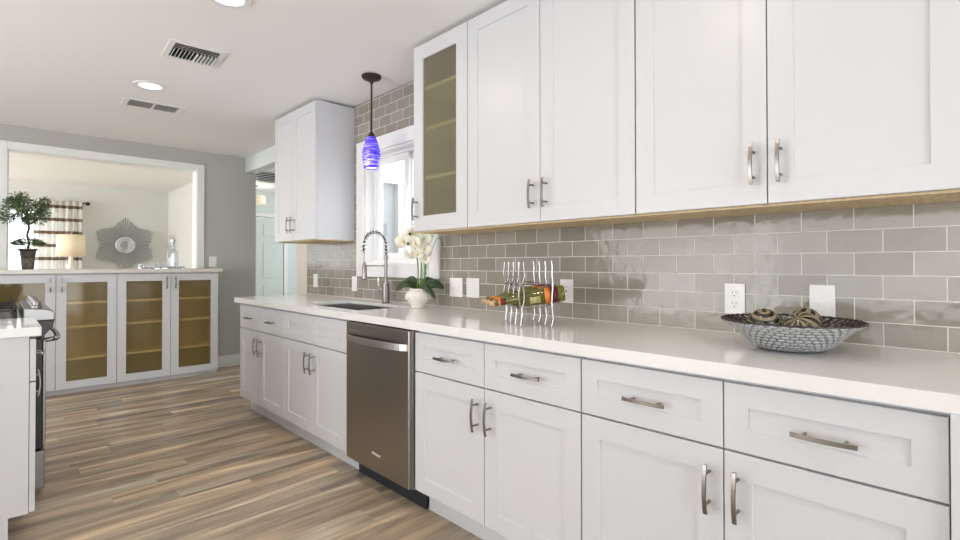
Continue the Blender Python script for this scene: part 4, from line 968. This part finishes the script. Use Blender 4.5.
# ------------------------------------------------------------------ wine rack of forks and knives, with bottles
wr = thing('wine_rack', 'silver wine rack made of bent forks and knives on the counter', 'wine rack', (1.70, 1.46, CT))
O_ = Vector((1.70, 1.46, CT))
Aps = [Vector((1.603, 1.410, 0)), Vector((1.650, 1.483, 0)), Vector((1.697, 1.556, 0)), Vector((1.744, 1.629, 0))]
Bps = [Vector((1.684, 1.310, 0)), Vector((1.735, 1.386, 0)), Vector((1.786, 1.462, 0)), Vector((1.837, 1.538, 0))]
rowd = (Aps[3]-Aps[0]).normalized(); ax_ = (Aps[0]-Bps[0]).normalized()
TOP = .282
def bar(mb, pts, w, th):
    mb.tube(smooth_path(pts, 5), w, 8, flat=th)
XO = Vector((O_.x, O_.y, 0))
for p in Aps:          # forks: two bowed prongs above and below a joined crown
    q = p - XO; mb = MB()
    def F(s_, z): return q + ax_*s_ + Uz*z
    for sg in (-1, 1):
        mb.tube(smooth_path([F(sg*.009, TOP-.004), F(sg*.011, TOP-.04), F(sg*.013, .22), F(sg*.005, .185), F(sg*.010, .155), F(sg*.011, .120), F(sg*.004, .082)], 5), .0033, 8)
    mb.tube(smooth_path([F(0, .085), F(-.002, .055), F(.001, .025), F(.003, .004)], 5), [.0045]*6 + [.005]*10, 10)
    mb.ball(F(0, .180), .010, u=10, v=8)
    mb.build('fork', 'cutlery', wr, smooth=True)
for p in Bps:          # knife-like single bars with a curled crown
    q = p - XO; mb = MB()
    def F(s_, z): return q + ax_*s_ + Uz*z
    pp = smooth_path([F(.004, TOP), F(0, TOP-.03), F(.001, .22), F(-.002, .18), F(.001, .13), F(.002, .09), F(-.001, .06), F(-.003, .03), F(.003, .004)], 5)
    n = len(pp); mb.tube(pp, [.0050 - .0014*math.sin(PI*i/(n-1)) for i in range(n)], 10)
    for k in range(3): mb.tube([F(.004, .186-k*.001), F(.016+k*.008, .180), F(.022+k*.008, .170)], .0026, 6)
    mb.build('knife', 'cutlery', wr, smooth=True)
def rail(z, ps, name='rail'):
    a = ps[0]-XO - rowd*.002; b = ps[3]-XO + rowd*.002
    MB().tube([a+Uz*z, b+Uz*z], .0035, 8).build(name, 'cutlery', wr, smooth=True)
rail(.180, Aps); rail(.180, Bps); rail(.095, Bps); rail(.077, Aps)
for i in (0, 3):
    for z in (.186, .082): MB().cyl(Aps[i]-XO+Uz*(z if z > .1 else .077), Bps[i]-XO+Uz*(z if z > .1 else .095), .0032, 8).build('crossbar', 'cutlery', wr, smooth=True)
wr.location = O_
def bottle(base, neck, label, kind, roll_):
    base = Vector(base); neck = Vector(neck); d = (neck-base).normalized()
    q = Vector((0, 0, 1)).rotation_difference(d)
    t = thing('wine_bottle', label, 'bottle', base, 0, 'wine bottles in the cutlery rack')
    t.rotation_mode = 'QUATERNION'; t.rotation_quaternion = q
    prof = [(0, .012), (.020, .008), (.029, .0), (.0340, .004), (.0350, .012), (.0350, .175), (.0335, .195), (.028, .215), (.0185, .232), (.0148, .250), (.0142, .292), (.0158, .294), (.0158, .302), (.0135, .303), (.0095, .303)]
    MB().lathe(prof, 36, cap=False).build('glass', 'bottle', t, smooth=True, angle=60, solid=.0)
    MB().cyl((0, 0, .290), (0, 0, .325), .0102, 16).build('cork', 'cork', t, bevel=.001)
    MB().lathe([(.0354, .030), (.0354, .060)], 36, cap=False).build('body_label', 'red_label', t, smooth=True, solid=.0004)
    MB().lathe([(.0354, .0605), (.0354, .085)], 36, cap=False).build('body_band', 'orange_label', t, smooth=True, solid=.0004)
    mb = MB()
    for k in range(13):
        pass
    # pale label patch on one side
    n = 9; a0 = roll_
    rows = [[mb.bm.verts.new((.0355*math.cos(a0+.9*(i/n-.5)), .0355*math.sin(a0+.9*(i/n-.5)), z)) for i in range(n+1)] for z in (.105, .150)]
    for i in range(n): mb.bm.faces.new((rows[0][i], rows[0][i+1], rows[1][i+1], rows[1][i]))
    mb.build('pale_label', 'pale_label', t, smooth=True, solid=.0005)
    MB().lathe([(.0150, .252), (.0148, .275)], 24, cap=False).build('neck_label', 'red_label' if kind else 'orange_label', t, smooth=True, solid=.0004)
    MB().lathe([(.0150, .2755), (.0148, .286)], 24, cap=False).build('neck_band', 'orange_label', t, smooth=True, solid=.0004)
    return t
nm = ['green wine bottle nearest the camera in the cutlery rack, dark red neck label', 'green wine bottle in the middle of the cutlery rack', 'green wine bottle closest to the wall in the cutlery rack']
for i in range(3):
    mb_ = (Bps[i]+Bps[i+1])/2; ma_ = (Aps[i]+Aps[i+1])/2; d = (ma_-mb_).normalized()
    b0 = mb_ - d*.066; n0 = mb_ + d*.227
    bottle((b0.x, b0.y, 1.060), (n0.x, n0.y, 1.016), nm[i], i == 0, math.radians(200))

# ------------------------------------------------------------------ woven bowl with decorative balls
bx_, by_ = 1.800, .462
bw = thing('woven_bowl', 'wide shallow grey woven metal bowl holding decorative balls', 'bowl', (bx_, by_, CT))
pp = smooth_path([(r, 0, z) for r, z in [(.068, .0045), (.094, .010), (.118, .026), (.144, .052), (.168, .073), (.194, .089)]], 11)
pro = [(p.x, p.z) for p in pp]; NP = len(pro); NS = 240; mb = MB(); rings = []; CELLS = 48
for j, (r, z) in enumerate(pro):
    p0, p1 = pro[max(j-1, 0)], pro[min(j+1, NP-1)]; tx, tz = p1[0]-p0[0], p1[1]-p0[1]; q = math.hypot(tx, tz); nx, nz_ = tz/q, -tx/q
    row = j//4; across = math.sin(PI*((j % 4)+.5)/4)
    rg = []
    for k in range(NS):
        a = 2*PI*k/NS; cell = abs(math.sin(a*CELLS/2 + (PI/2 if row % 2 else 0)))
        b_ = 0; rr = r + nx*b_
        rg.append(mb.bm.verts.new((rr*math.cos(a), rr*math.sin(a), z + nz_*b_)))
    rings.append(rg)
for A, B in zip(rings, rings[1:]):
    for k in range(NS): mb.bm.faces.new((A[k], A[(k+1) % NS], B[(k+1) % NS], B[k]))
mb.bm.faces.new(rings[0][::-1])
M['gap'] = mat('weave_gap', (.20, .20, .204), .6, .2)
mb.build('bowl_shell', 'gap', bw, smooth=True, angle=80)
we = MB(); rows_ = 11; L_ = [0]
for p, q in zip(pro, pro[1:]): L_.append(L_[-1] + math.hypot(q[0]-p[0], q[1]-p[1]))
def at_len(l):
    for i in range(len(pro)-1):
        if l <= L_[i+1] or i == len(pro)-2:
            u_ = (l-L_[i])/(L_[i+1]-L_[i]); a, b = pro[i], pro[i+1]; q = math.hypot(b[0]-a[0], b[1]-a[1])
            return a[0]+(b[0]-a[0])*u_, a[1]+(b[1]-a[1])*u_, (b[0]-a[0])/q, (b[1]-a[1])/q
for rw in range(rows_):
    r, z, tx, tz = at_len(L_[-1]*(rw+.5)/rows_); hh = L_[-1]/rows_*.47; nc = 38; hw = PI*r/nc*1.02
    for k in range(nc):
        a = 2*PI*(k + .5*(rw % 2))/nc; ca, sa = math.cos(a), math.sin(a)
        T = Vector((-sa, ca, 0)); Vv = Vector((tx*ca, tx*sa, tz)); Nn = Vector((tz*ca, tz*sa, -tx)); c0 = Vector((r*ca, r*sa, z)) + Nn*.0006
        m4 = Matrix((( T.x*hw, Vv.x*hh, Nn.x*.0036, c0.x), (T.y*hw, Vv.y*hh, Nn.y*.0036, c0.y), (T.z*hw, Vv.z*hh, Nn.z*.0036, c0.z), (0, 0, 0, 1)))
        we.unit_ball(m4)
we.build('weave', 'bowl', bw, smooth=True, angle=80)
wi = MB(); M['strand'] = mat('dark_strand', (.06, .055, .05), .35, .4)
for sg in (-1, 1):
    for k in range(44):
        a = 2*PI*k/44
        wi.tube([((r-.003)*math.cos(a + sg*.5*i/NP), (r-.003)*math.sin(a + sg*.5*i/NP), z+.005) for i, (r, z) in enumerate(pro) if i > 14 and i % 2], .0021, 5)
wi.build('inner_strands', 'strand', bw, smooth=True)
MB().tube([(.194*math.cos(a), .194*math.sin(a), .0905 + .0012*math.sin(a*44)) for a in [2*PI*k/180 for k in range(180)]], .0028, 6, closed=True).build('rim', 'strand', bw, smooth=True)
def deco(u_, f, z, r, m, label, rot):
    p = Vector((bx_, by_, CT)) + Rt*u_ + Fw*f + Uz*z
    o = MB().ball((0, 0, 0), r, u=40, v=24).build('decorative_ball', m, smooth=True, angle=80)
    o.location = p; o.rotation_euler = (Rt*rot[0] + Fw*rot[1] + Uz*rot[2]).to_track_quat('Z', 'Y').to_euler(); return tag(o, label, 'ornament', 'striped balls in the woven bowl')
deco(-.070, .020, .078, .048, 'spiral', 'black and tan ball with a spiral band in the woven bowl', (-.12, -.40, .85))
deco(.006, -.052, .070, .052, 'leafball', 'black and tan leaf striped ball in front in the woven bowl', (-.60, -.45, .65))
deco(.070, .034, .082, .046, 'leafball', 'black and tan ball partly hidden behind the leaf striped one in the bowl', (.35, .25, .9))
